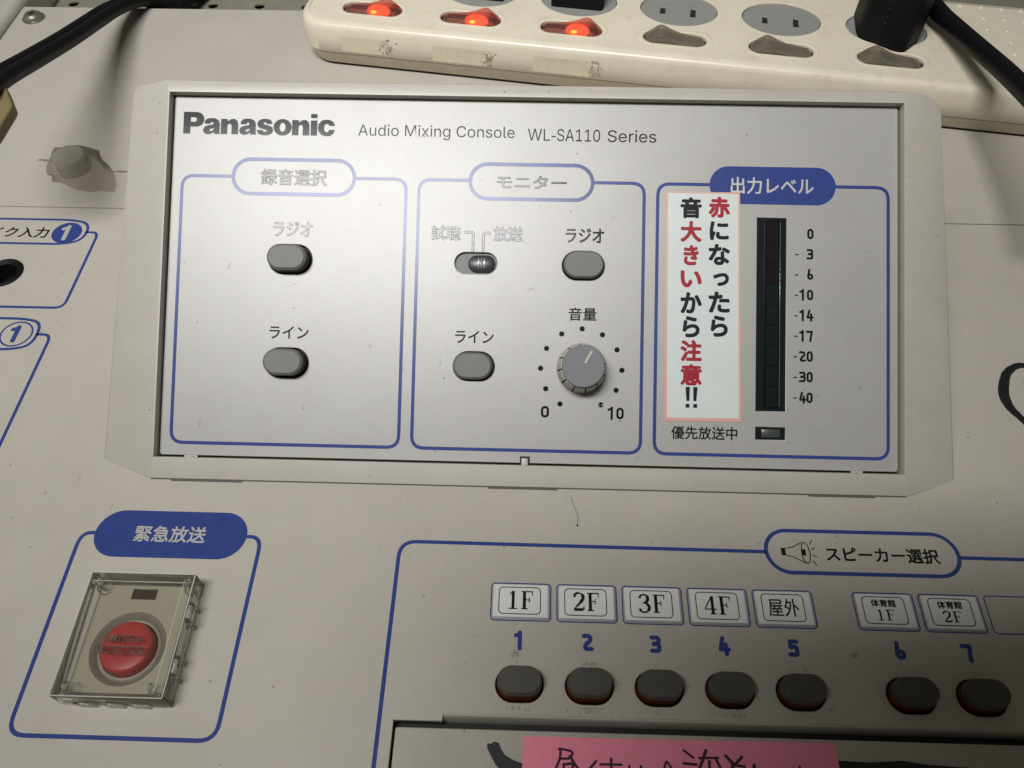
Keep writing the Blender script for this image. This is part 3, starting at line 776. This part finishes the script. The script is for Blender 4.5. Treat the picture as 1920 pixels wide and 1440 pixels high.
# slide switch
sl = obj('slide_bed', flat([stadium(-2.12, 7.58, 1.47, .75, 12)], PW - .125), 'slidebed', con, FM)
th = obj('slide_thumb', smooth(loft([lift(stadium(-1.92, 7.58, .96, .62, 12), PW - .124), lift(stadium(-1.92, 7.57, .93, .58, 12), PW - .05), lift(stadium(-1.92, 7.57, .86, .52, 12), PW - .03)]), 40), 'slider', con, FM)
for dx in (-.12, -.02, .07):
    obj('thumb_ridge', boxm(-1.92 + dx, 7.40, PW - .04, -1.92 + dx + .042, 7.78, PW + .01, .012), 'ridgehighlight' if dx != -.02 else 'slidebed', th, FM)  # real ridges, their pale colour stands in for highlights on the black thumb

# volume knob
kx, ky = 1.60, 4.02
kn = obj('volume_knob', smooth(loft([lift(ellipse(kx, ky, .76, .76, 48), PW + .03), lift(ellipse(kx, ky, .73, .73, 48), .50), lift(ellipse(kx, ky, .70, .70, 48), .52)]), 40), 'gapwall', con, FM)
tag(kn, 'round grey volume knob with a pale pointer')
NG = 12
for k in range(NG):
    a0_, a1_ = 2 * math.pi * (k + .07) / NG + .15, 2 * math.pi * (k + .93) / NG + .15
    V = []; F = []
    m_ = 6
    for (r_, z_) in ((.855, PW + .02), (.84, PW + .22), (.775, .46), (.735, .54), (.70, .54)):
        for i in range(m_ + 1):
            a = a0_ + (a1_ - a0_) * i / m_; V.append((kx + r_ * math.cos(a), ky + r_ * math.sin(a), z_))
    for rr_ in range(4):
        for i in range(m_): F.append((rr_ * (m_ + 1) + i, rr_ * (m_ + 1) + i + 1, (rr_ + 1) * (m_ + 1) + i + 1, (rr_ + 1) * (m_ + 1) + i))
    # side walls of the grip
    for i in (0, m_):
        b_ = len(V)
        a = a0_ if i == 0 else a1_
        V += [(kx + .70 * math.cos(a), ky + .70 * math.sin(a), PW + .02)]
        F.append(tuple([i + (m_ + 1) * rr_ for rr_ in range(5)] + [b_]))
    obj('knob_grip', smooth(raw(V, F), 40), 'knobgrip', kn, FM)
obj('knob_cap', smooth(loft([lift(ellipse(kx, ky, .715, .715, 48), .50), lift(ellipse(kx, ky, .715, .715, 48), .62), lift(ellipse(kx, ky, .69, .69, 48), .65), lift(ellipse(kx, ky, .3, .3, 48), .645)]), 40), 'knobcap', kn, FM)
pd = Vector((math.sin(R(28)), math.cos(R(28)), 0)); pn = Vector((pd.y, -pd.x, 0))
me = stroke([(kx + pd.x * .12, ky + pd.y * .12), (kx + pd.x * .58, ky + pd.y * .58)], .085, .664)
obj('knob_pointer', me, 'knobgrip', kn, FM)

# level meter
mt = obj('level_meter', boxm(7.565, 2.695, PW - .10, 8.565, 9.365, PW - .012, .0), 'meter', con, FM)
tag(mt, 'tall dark unlit output level meter')
obj('meter_lens', boxm(7.83, 2.80, PW - .02, 8.34, 9.27, PW + .05, .012, 1), 'lens', mt, FM)
obj('painted_lens_highlight', boxm(8.338, 2.85, PW + .0, 8.356, 9.22, PW + .045, .006), 'lenshighlight', mt, FM)  # light bar paints the highlight down the right side of the lens
for i in range(9):
    y = 8.83 - i * .706
    obj('meter_segment', boxm(7.90, y - .33, PW + .03, 8.27, y + .33, PW + .0525), 'segred' if i < 3 else 'seggreen', mt, FM)
st = obj('status_lamp', boxm(7.565, 1.725, PW - .10, 8.565, 2.145, PW - .012), 'meter', con, FM)
obj('status_lamp_lens', boxm(7.76, 1.80, PW - .02, 8.40, 2.08, PW + .01, .02), 'statled', st, FM)

# ================================================================== things lying on the console
# warning sticker
ws = thing('warning_sticker', 'tall white laminated sticker with red and black Japanese writing beside the level meter', 'sticker', FM @ Matrix.Translation((5.70, 6.25, PW)))
obj('sticker_sheet', plate([[(4.38, 10.22), (6.96, 10.23), (7.08, 2.30), (4.45, 2.28)]], PW + .010, PW + .022, .003, 1), 'stickerp', ws, FM)
obj('sticker_face', flat([[(4.48, 10.17), (6.90, 10.17), (6.99, 2.42), (4.54, 2.40)]], PW + .0245), 'stickerw', ws, FM)
ZS = PW + .030
def colchars(s, cx, ytop, pitch, size, reds, dx=0.0):
    for i, ch in enumerate(s):
        if ch == ' ': continue
        cy = ytop - i * pitch; w = size * .5; h = size * .5
        if ch == 'っ': w *= .74; h *= .62; cxx = cx + .06; cyy = cy - .04
        elif ch in 'い': h *= .80; cxx, cyy = cx, cy
        elif ch in 'に': w *= .90; h *= .9; cxx, cyy = cx, cy
        elif ch in 'き': w *= .72; h *= .96; cxx, cyy = cx, cy
        elif ch in 'ら': w *= .80; h *= 1.0; cxx, cyy = cx, cy
        else: cxx, cyy = cx, cy
        me = text(ch, cxx - w + dx * i, cyy - h, cxx + w + dx * i, cyy + h, ZS, bold=.034)
        obj('sticker_character', me, 'stickred' if ch in reds else 'stickblk', ws, FM)
colchars('赤になったら', 6.25, 9.70, .826, .74, '赤', .008)
colchars('音大きいから注意', 5.28, 9.66, .826, .74, '大きい注意', .010)
obj('sticker_character', strokes([([(5.24, 3.46), (5.25, 2.98)], [.15, .10], False), ([(5.50, 3.46), (5.49, 2.98)], [.15, .10], False), ([(5.24, 2.88), (5.24, 2.75)], .13, False), ([(5.50, 2.88), (5.50, 2.75)], .13, False)], ZS, False), 'stickblk', ws, FM)

# name cards in their clear windows
CL = ['1F', '2F', '3F', '4F', '屋外', '体育館|1F', '体育館|2F']
LB = ['white name card reading 1F above the first speaker button', 'white name card reading 2F above the second speaker button', 'white name card reading 3F above the third speaker button',
      'white name card reading 4F above the fourth speaker button', 'white name card with two large Japanese characters above the fifth speaker button',
      'white name card with small Japanese characters over 1F above the sixth speaker button', 'white name card with small Japanese characters over 2F above the seventh speaker button']
for x, s, lb in zip(TX, CL, LB):
    t = thing('name_card', lb, 'label card', Matrix.Translation((x + .92, -4.05, 0)), 'name cards above the speaker buttons')
    obj('card_window', plate([rrect(x + .035, -4.615, x + 1.805, -3.495, .08)], .006, .05, .02, 2), 'cardedge', t)
    obj('card', plate([rrect(x + .06, -4.555, x + 1.745, -3.52, .03)], .045, .058, .003, 1), 'paper', t)
    obj('printed_frame', stroke(rrect(x + .24, -4.46, x + 1.52, -3.61, .13), .028, .062, True), 'stickblk', t)
    zc = .064
    if '|' in s:
        obj('printed_word', text('体育館', x + .50, -3.93, x + 1.26, -3.68, zc, bold=.008), 'stickblk', t)
        for i_ in (0, 1): obj('printed_character', serif(s[-2 + i_], x + .60 + i_ * .30, -4.35, .24, .34, zc), 'stickblk', t)
    elif s[0] in '1234':
        for i_ in (0, 1): obj('printed_character', serif(s[i_], x + .50 + i_ * .43, -4.31, .35, .58, zc), 'stickblk', t)
    else:
        obj('printed_word', text(s, x + .42, -4.32, x + 1.36, -3.74, zc, bold=.006), 'stickblk', t)

# pink note
pk = thing('sticky_note', 'bright pink paper note with handwriting on the lower lid', 'note', Matrix.Translation((4.2, -9.6, 0)))
V = []; F = []
nx, ny = 24, 8
for j in range(ny + 1):
    for i in range(nx + 1):
        u_, v_ = i / nx, j / ny
        x = -.15 + (8.71) * u_; y = -7.985 + .06 * u_ - 3.9 * v_
        V.append((x, y, .004 + .02 * v_ + .012 * math.sin(u_ * 5) * v_))
for j in range(ny):
    for i in range(nx):
        a = j * (nx + 1) + i; F.append((a, a + 1, a + nx + 2, a + nx + 1))
nm = smooth(raw(V, F), 60)
pnote = obj('note_paper', nm, 'pink', pk)
md = pnote.modifiers.new('thickness', 'SOLIDIFY'); md.thickness = .012; md.offset = -1
pen = [[(.90, -8.29), (.89, -8.51), (.78, -8.79), (.66, -9.05)], [(.86, -8.29), (1.06, -8.31), (1.23, -8.37), (1.16, -8.52), (.89, -8.54)], [(1.16, -8.47), (1.37, -8.77), (1.55, -8.95)],
       [(.98, -8.68), (.99, -8.78), (1.0, -9.0)], [(1.02, -8.69), (1.25, -8.66), (1.23, -8.77), (1.2, -9.0)], [(1.88, -8.58), (1.72, -8.76), (1.56, -8.92)], [(2.0, -8.66), (2.58, -8.65)], [(2.30, -8.51), (2.28, -9.3)],
       [(2.79, -8.68), (2.80, -9.0)], [(3.11, -8.68), (3.14, -8.9)], [(3.72, -8.82), (3.82, -8.54), (3.96, -8.74), (4.0, -8.9)], [(4.32, -8.23), (4.58, -8.42)], [(4.29, -8.57), (4.64, -8.59)], [(4.94, -8.21), (4.73, -8.66), (4.6, -8.85)],
       [(4.74, -8.42), (5.25, -8.40)], [(5.20, -8.45), (5.31, -8.71)], [(5.0, -8.5), (4.98, -8.9)], [(5.47, -8.34), (5.67, -8.56)], [(5.91, -8.36), (5.58, -8.68), (5.4, -8.9)], [(5.62, -8.56), (5.95, -8.61)], [(6.22, -8.56), (6.21, -8.66)], [(7.46, -8.57), (7.47, -8.66)]]
for i_, s_ in enumerate(pen):
    q_ = catmull([(*p_, 0) for p_ in s_], 4) if len(s_) > 2 else s_
    obj('pen_stroke', stroke(q_, .062 + .026 * random.random(), .028 + .0005 * i_, rnd=True), 'pen', pk)

# taped stud
ts = thing('taped_stud', 'small round grey stud under torn old tape on the upper left plate', 'stud', Matrix.Translation((-21.2, 15.9, 0)))
obj('stud_body', smooth(loft([lift(ellipse(-21.15, 16.0, .72, .72, 32), 0), lift(ellipse(-21.12, 15.95, .69, .69, 32), .75), lift(ellipse(-21.12, 15.95, .66, .66, 32), .80), lift(ellipse(-21.12, 15.95, .3, .3, 32), .80)]), 40), 'stud', ts)
core = catmull([(-21.9, 16.6, .55), (-21.0, 16.75, .50), (-20.45, 16.3, .55), (-20.55, 15.55, .40), (-21.2, 15.2, .40), (-21.85, 15.5, .50)], 4, True)
outr = catmull([(-22.55, 17.35, .02), (-20.95, 17.45, .02), (-20.0, 16.7, .02), (-18.95, 14.50, .02), (-21.2, 14.75, .03), (-22.35, 15.6, .03)], 4, True)
random.seed(3)
outr = [(x + random.uniform(-.17, .17), y + random.uniform(-.12, .12), max(.012, z + random.uniform(-.01, .05))) for x, y, z in outr]
mid = [((a[0] * .55 + b[0] * .45) + random.uniform(-.05, .05), a[1] * .55 + b[1] * .45 + random.uniform(-.05, .05), a[2] * .35 + b[2] * .5 + random.uniform(0, .08)) for a, b in zip(outr, core)]
obj('torn_tape', smooth(loft([outr, mid, core], False, False), 22), 'tapeclear', ts)
for cx, cy, w_, h_ in ((-22.7, 16.55, .5, .12), (-18.9, 15.85, .55, .10)):
    pts = [(cx + w_ * math.cos(a) * random.uniform(.5, 1), cy + h_ * math.sin(a) * random.uniform(.4, 1)) for a in [2 * math.pi * k / 14 for k in range(14)]]
    obj('tape_scrap', flat([pts], .006), 'grime', ts)

# ================================================================== power strip
ps = thing('power_strip', 'cream six-way power strip with rocker switches lying across the back of the console', 'power strip', FS)
SL, SW_ = 41.0, 7.85
def sl_loop(inset, z, tl=0.0):
    return lift(rrect(inset - 1.05 + tl, inset, SL - inset, SW_ - inset, 1.5 - inset * .6, 8), z)
obj('painted_contact_shadow', loft([sl_loop(.50, .0), sl_loop(.40, .13)]), 'dark', ps, FS)  # black sheet paints the contact shadow beneath the strip
low = loft([sl_loop(.42, .13), sl_loop(.34, .18), sl_loop(.10, .85)], True, False)
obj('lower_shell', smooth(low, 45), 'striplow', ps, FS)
obj('shell_joint', smooth(loft([sl_loop(.13, .84), sl_loop(.13, .88)], False, False), 45), 'gapwall', ps, FS)
SS = [2.55 + 5.02 * k for k in range(8)]
upper = loft([sl_loop(.10, .87), sl_loop(.02, .95), sl_loop(.0, 1.6), sl_loop(.03, 2.1), sl_loop(.10, 2.29), sl_loop(.22, 2.385), sl_loop(.40, 2.41)], False, False)
obj('upper_shell', smooth(upper, 45), 'strip', ps, FS)
SK = SS[:6]
toph = []
for s_ in SK:
    toph.append(stadium(s_, 1.80, 3.05, 1.12, 12)); toph.append(ellipse(s_ + .03, 4.46, 1.92, 1.50, 44))
outl = [(p[0], p[1]) for p in sl_loop(.40, 0)]
tf = plate([outl] + toph, 2.21, 2.41, .03, 3)
obj('top_face', smooth(tf, 50), 'strip', ps, FS)
obj('strip_inside', boxm(-.2, .6, .9, SL - .8, SW_ - .6, 1.95), 'dark', ps, FS)
for i, s_ in enumerate(SK):
    f = obj('socket_face', plate([ellipse(s_ + .03, 4.46, 1.88, 1.46, 44), rect(s_ - .88, 4.02, s_ - .62, 4.62), rect(s_ + .62, 3.94, s_ + .88, 4.70)], 2.05, 2.36, .03, 2), 'sock', ps, FS)
    for sg in (-1, 1):
        obj('slot_guide', smooth(loft([lift(rect(s_ + sg * .75 - .24, 3.84, s_ + sg * .75 + .24, 4.90), 2.362), lift(rect(s_ + sg * .75 - .20, 3.88, s_ + sg * .75 + .20, 4.86), 2.368)], False, False), 30), 'sock', f, FS)
        obj('contact_slot', raw([(s_ + sg * .75 - .13, 3.9, 2.30), (s_ + sg * .75 + .13, 3.9, 2.30), (s_ + sg * .75 + .13, 4.7, 2.30), (s_ + sg * .75 - .13, 4.7, 2.30)], [(0, 1, 2, 3)]), 'dark', f, FS)
    # ring step round the switch
    obj('switch_surround', smooth(loft([lift(stadium(s_, 1.80, 3.62, 1.56, 14), 2.4115), lift(stadium(s_, 1.80, 3.56, 1.50, 14), 2.424), lift(stadium(s_, 1.80, 3.20, 1.22, 14), 2.424), lift(stadium(s_, 1.80, 3.12, 1.16, 14), 2.412)], False, False), 50), 'strip', ps, FS)
    lit = i < 3
    sg = 1 if lit else -1
    prof_ = [(-1.44, 1.98), (-1.44, 2.24), (-1.30, 2.32), (-.8, 2.37), (-.25, 2.46), (.15, 2.58), (.45, 2.71), (.62, 2.78), (.74, 2.79), (.86, 2.75), (1.10, 2.57), (1.32, 2.40), (1.44, 2.30), (1.44, 1.98)]
    V = []; F = []
    ts_ = [1.30, 1.36, 2.24, 2.30]
    for j, t_ in enumerate(ts_):
        for (a, z_) in prof_:
            zz = z_ - (.05 if j in (0, 3) and z_ > 2.1 else 0); V.append((s_ + sg * a, t_, zz))
    m_ = len(prof_)
    for j in range(3):
        for k in range(m_ - 1): F.append((j * m_ + k, j * m_ + k + 1, (j + 1) * m_ + k + 1, (j + 1) * m_ + k))
    F.append(tuple(range(m_))); F.append(tuple(range(3 * m_, 4 * m_)))
    rk = obj('rocker_switch', smooth(raw(V, F), 35), 'pinkrock' if lit else 'smoke', ps, FS)
    if lit:
        tag(rk, 'glowing red rocker switch')
        bmm = bmesh.new(); bmesh.ops.create_uvsphere(bmm, u_segments=16, v_segments=10, radius=1)
        for v in bmm.verts: v.co = Vector((s_ + .30 + v.co.x * .62, 1.78 + v.co.y * .48, 2.32 + v.co.z * .28))
        m2 = bpy.data.meshes.new('m'); bmm.to_mesh(m2); bmm.free(); obj('neon_glow', smooth(m2, 60), 'neon', rk, FS)
        bmm = bmesh.new(); bmesh.ops.create_uvsphere(bmm, u_segments=12, v_segments=8, radius=1)
        for v in bmm.verts: v.co = Vector((s_ + .18 + v.co.x * .17, 1.42 + v.co.y * .09, 2.45 + v.co.z * .08))
        m2 = bpy.data.meshes.new('m'); bmm.to_mesh(m2); bmm.free(); obj('neon_filament', smooth(m2, 60), 'neoncore', rk, FS)
    obj('rocker_well', boxm(s_ - 1.5, 1.22, 1.96, s_ + 1.5, 2.38, 2.0), 'grime', ps, FS)
# grip bumps at the right end
for s_ in (31.5, 32.5, 33.45, 34.4):
    for t_ in (7.1, 6.1, 5.1, 4.1, 3.1):
        if s_ < 32 and t_ < 6.5: continue
        if s_ < 33 and t_ < 5: continue
        obj('grip_bump', smooth(loft([lift(ellipse(s_, t_ + .2, .12, .12, 10), 2.408), lift(ellipse(s_, t_ + .2, .09, .09, 10), 2.45), lift(ellipse(s_, t_ + .2, .04, .04, 10), 2.465)]), 70), 'strip', ps, FS)
# rubbed-off tape marks on the front wall
random.seed(11)
def wallq(s0, s1, z0, z1, y=-.012):
    return [(s0, y, z0), (s1, y, z0), (s1, y, z1), (s0, y, z1)]
for (a, b) in ((1.3, 3.6), (6.0, 8.7), (11.0, 13.9)):
    obj('tape_residue', raw(wallq(a, b, 1.05, 1.85), [(0, 1, 2, 3)]), 'residue', ps, FS)
    V = []; F = []
    for k in range(60):
        cx, cz = b + random.gauss(.12, .17), 1.45 + random.gauss(0, .2) + .2 * math.sin(k); r_ = random.uniform(.010, .038)
        cz = min(max(cz, .98), 1.9)
        base = len(V)
        for q_ in range(6): an = q_ * math.pi / 3 + random.random(); V.append((cx + r_ * math.cos(an) * random.uniform(.6, 1.6), -.017 - .0004 * k, cz + r_ * math.sin(an)))
        F.append(tuple(range(base, base + 6)))
    g = obj('grime_specks', raw(V, F), 'grime', ps, FS); g['kind'] = 'stuff'

# ================================================================== plugs and cords
def prism(name, foot, z0, z1, m, parent, frame, lean=(0, 0), shrink=.93, r=.12):
    c = (sum(p[0] for p in foot) / len(foot), sum(p[1] for p in foot) / len(foot))
    def ring(k, z, ln): return [(c[0] + (p[0] - c[0]) * k + lean[0] * ln, c[1] + (p[1] - c[1]) * k + lean[1] * ln, z) for p in foot]
    return obj(name, smooth(loft([ring(1, z0, 0), ring(1.0, z0 + (z1 - z0) * .3, .3), ring(shrink, z1 - r, 1), ring(shrink - .05, z1 - r * .3, 1), ring(shrink - .14, z1, 1)], True), 35), m, parent, frame)
bp = thing('power_plug', 'large black moulded plug with a thick cord in the sixth socket', 'plug', FS @ Matrix.Translation((27.7, 4.3, 2.42)))
foot = soft([(26.2, 3.9), (26.3, 3.45), (27.9, 2.45), (28.3, 2.45), (29.05, 3.5), (29.2, 5.6), (28.7, 6.3), (26.9, 6.3), (26.2, 5.6), (26.2, 3.9)], .18, 3)
prism('plug_body', foot, 2.42, 5.6, 'rubber', bp, FS, (.1, .2), .96)
# moulded grip lettering dots
for k in range(7):
    obj('grip_dot', smooth(loft([lift(ellipse(27.0, 3.0, .03, .03, 6), 0), lift(ellipse(27.0, 3.0, .015, .015, 6), .02)]), 60), 'btnside', bp, FS @ Matrix.Translation((.10, -.05, 2.8 + k * .35)))
cp = catmull([(17.4, 27.4, 3.6), (18.4, 27.2, 3.3), (19.0, 25.9, 3.1), (19.20, 24.4, 3.15), (19.5, 22.79, 3.3), (19.64, 20.6, 3.7), (19.74, 18.55, 4.1), (19.65, 16.34, 4.6), (19.23, 12.46, 5.6), (18.6, 9, 6.6)], 6)
obj('plug_cord', tube(cp, .42, 16), 'cord', bp, FB)

sp_ = [('power_plug', 'black plug in the second socket behind a glowing switch', SK[1]), ('power_plug', 'black plug in the third socket beside the empty grey socket', SK[2])]
proto = None
for i, (nm_, lb, s_) in enumerate(sp_):
    t = thing(nm_, lb, 'plug', FS @ Matrix.Translation((s_, 4.4, 2.36)), 'plain black plugs in the lit sockets')
    fr = FS @ Matrix.Translation((s_, 4.4, 2.36))
    ft = rrect(-1.32, -.72, 1.32, .95, .18, 4)
    prism('plug_body', ft, .0, 2.6, 'rubber', t, fr, (0, .4), .9)
    obj('cord_boot', tube([(0, .5, 2.5), (0, .9, 3.6), (0, 2.0, 4.5)], [.45, .34, .3], 12), 'rubber', t, fr)
    obj('plug_cord', tube(catmull([(0, 2.0, 4.5), (0, 4.5, 4.6), (.5, 8, 2.5), (1.0, 11, -1)], 6), .28, 12), 'cord', t, fr)

lc = thing('flat_cable', 'black twin cable rising over the top left corner from a tan tag', 'cable', Matrix.Translation((-22, 30, 0)))
path = [(-20.95, 12.6, 6.2), (-21.2, 14.6, 5.6), (-21.5, 17.43, 4.6), (-21.86, 20.87, 3.4), (-22.2, 24.26, 2.3), (-22.40, 26.95, 1.45), (-22.25, 29.0, .75), (-21.9, 30.4, .05), (-21.6, 31.3, -.75), (-21.3, 33, -1.5)]
cpath = catmull(path, 6)
side = Vector((.80, .25, -.1)).normalized() * .27
obj('cable_core', tube([tuple(Vector(p) + side) for p in cpath], .315, 14), 'cord', lc)
obj('cable_core', tube([tuple(Vector(p) - side) for p in cpath], .315, 14), 'cord', lc)
tagp = [(-22.0, 14.2), (-21.30, 14.40), (-20.5, 13.66), (-19.80, 12.55), (-19.78, 12.40), (-19.75, 10.75), (-20.3, 10.3), (-21.2, 12.2)]
tg = obj('tan_tag', plate([soft(tagp + [tagp[0]], .12, 3)[:-1]], 5.35, 5.85, .10, 3), 'tan', lc)

rc = thing('spare_cable', 'short length of black cable on the perforated panel behind the console', 'cable', Matrix.Translation((-21.6, 32, -1.5)))
obj('cable_core', tube(catmull([(-23.4, 31.0, -1.5), (-22.3, 31.5, -1.1), (-21.7, 32.0, -1.0), (-21.3, 32.9, -1.1), (-20.9, 34.5, -1.5), (-20.5, 37, -1.7)], 6), .30, 12), 'cord', rc)
obj('cable_core', tube(catmull([(-22.9, 30.9, -1.5), (-21.8, 31.3, -1.2), (-21.1, 31.8, -1.1), (-20.7, 32.7, -1.2), (-20.3, 34.4, -1.6), (-19.9, 37, -1.7)], 6), .30, 12), 'cord', rc)

# ================================================================== the phone that takes the picture (it shades the lower right)
FP = camo.matrix_world @ Matrix.Translation((0, 0, .9))
ph = thing('smartphone', 'black smartphone above the lower right of the console, just outside the picture', 'phone', FP)
obj('phone_body', plate([rrect(-3.8, -3.0, 14.8, 6.5, 1.1)], -.35, .55, .12, 3), 'rubber', ph, FP)

# ================================================================== grime, dust and fibres on the console
random.seed(21)
def specks(name, clusters, z, m, parent, frame):
    V = []; F = []
    for (cx, cy, sx, sy, n_, r_) in clusters:
        for k in range(n_):
            x = random.gauss(cx, sx); y = random.gauss(cy, sy); r = r_ * random.uniform(.35, 1.2); b_ = len(V); a0 = random.random() * 6
            st_ = random.uniform(.5, 1.7); ang = random.random() * 3
            for q_ in range(6):
                a = q_ * math.pi / 3
                u_, v_ = r * st_ * math.cos(a) * random.uniform(.6, 1.3), r / st_ * math.sin(a) * random.uniform(.6, 1.3)
                V.append((x + u_ * math.cos(ang) - v_ * math.sin(ang), y + u_ * math.sin(ang) + v_ * math.cos(ang), z + .0002 * (len(F) % 30)))
            F.append(tuple(range(b_, b_ + 6)))
    me = bpy.data.meshes.new('m'); me.from_pydata(V, [], F)
    o = obj(name, me, m, parent, frame); o['kind'] = 'stuff'; return o
MT['softgrime'] = mat('brown_finger_grime', (.30, .265, .19), .7, 0, .2, 6)
MT['softgrime2'] = mat('grey_dust', (.27, .25, .21), .8, 0, .2, 6)
cl = []
for i, x in enumerate(SPX):
    cl += [(x + random.uniform(-.1, .1), -7.24, .28, .05, (34, 44, 12, 40, 8, 3, 3)[i], .022), (x, -5.93, .22, .035, (3, 34, 5, 6, 12, 2, 2)[i], .022), (x + .85, -6.6, .05, .25, (6, 26, 4, 5, 14, 2, 2)[i], .02)]
cl += [(-.42, -5.66, .05, .05, 26, .03), (8.62, -7.02, .015, .02, 7, .03), (9.65, -5.45, .04, .04, 12, .04)]
specks('finger_grime', cl, .004, 'softgrime', con, FB)
cl = [(random.uniform(-14, 15), -.35 - abs(random.gauss(0, .3)), .2, .08, 3, .014) for k in range(34)]
cl += [(random.uniform(-24, 20), random.uniform(-8, 12), .12, .1, 2, .013) for k in range(60)]
cl += [(-18.6, 8.4, .5, .6, 14, .018), (-21, 13.1, 1.2, .4, 26, .018), (-24, 21, 3, 4, 26, .02), (-12, 24, 5, 3, 20, .02)]
specks('dust_specks', cl, .004, 'softgrime2', con, FB)
cl = [(random.uniform(-12.5, 12), random.uniform(1, 13), .1, .1, 2, .012) for k in range(46)] + [(-8.6, 6.75, .3, .08, 12, .014), (2.35, 2.75, .05, .05, 4, .03)]
specks('panel_dust', cl, PW + .004, 'softgrime2', pan, FM)
cl = [(random.uniform(-12.8, 12.3), random.gauss(.665, .012), .02, .008, 2, .02) for k in range(60)]
specks('seam_dust', cl, PW + .012, 'dark', pan, FM)
# curled fibres and short scuffs
fib = []
for k in range(38):
    on_m = k % 2
    x, y = (random.uniform(-12, 12), random.uniform(1, 13)) if on_m else (random.uniform(-22, 19), random.uniform(-8, -.3))
    L_ = random.uniform(.08, .30); a = random.random() * 6.28; pts = [(x, y, 0)]
    for j in range(3): a += random.gauss(0, .9); pts.append((pts[-1][0] + L_ / 3 * math.cos(a), pts[-1][1] + L_ / 3 * math.sin(a), 0))
    fib.append((on_m, catmull(pts, 3)) if not (on_m and (y > 9.7 or 8.2 < y < 9 or 4.6 < y < 6.2)) else (on_m, catmull([(p_[0] * .2 + 3.0, p_[1] * .12 + 1.6, 0) for p_ in pts], 3)))
for on_m, fr, z, par in ((0, FB, .005, con), (1, FM, PW + .005, pan)):
    o = obj('dust_fibres', join([stroke(f, .010, z + .0004 * i) for i, (q_, f) in enumerate(fib) if q_ == on_m]), 'softgrime2', par, fr); o['kind'] = 'stuff'
obj('blue_thread', join([stroke(catmull([(1.30, -.35, 0), (1.42, -.75, 0), (1.52, -1.05, 0), (1.50, -1.38, 0)], 5), .016, .006), flat([ellipse(1.50, -1.40, .035, .05, 8)], .007)]), 'blue', con)
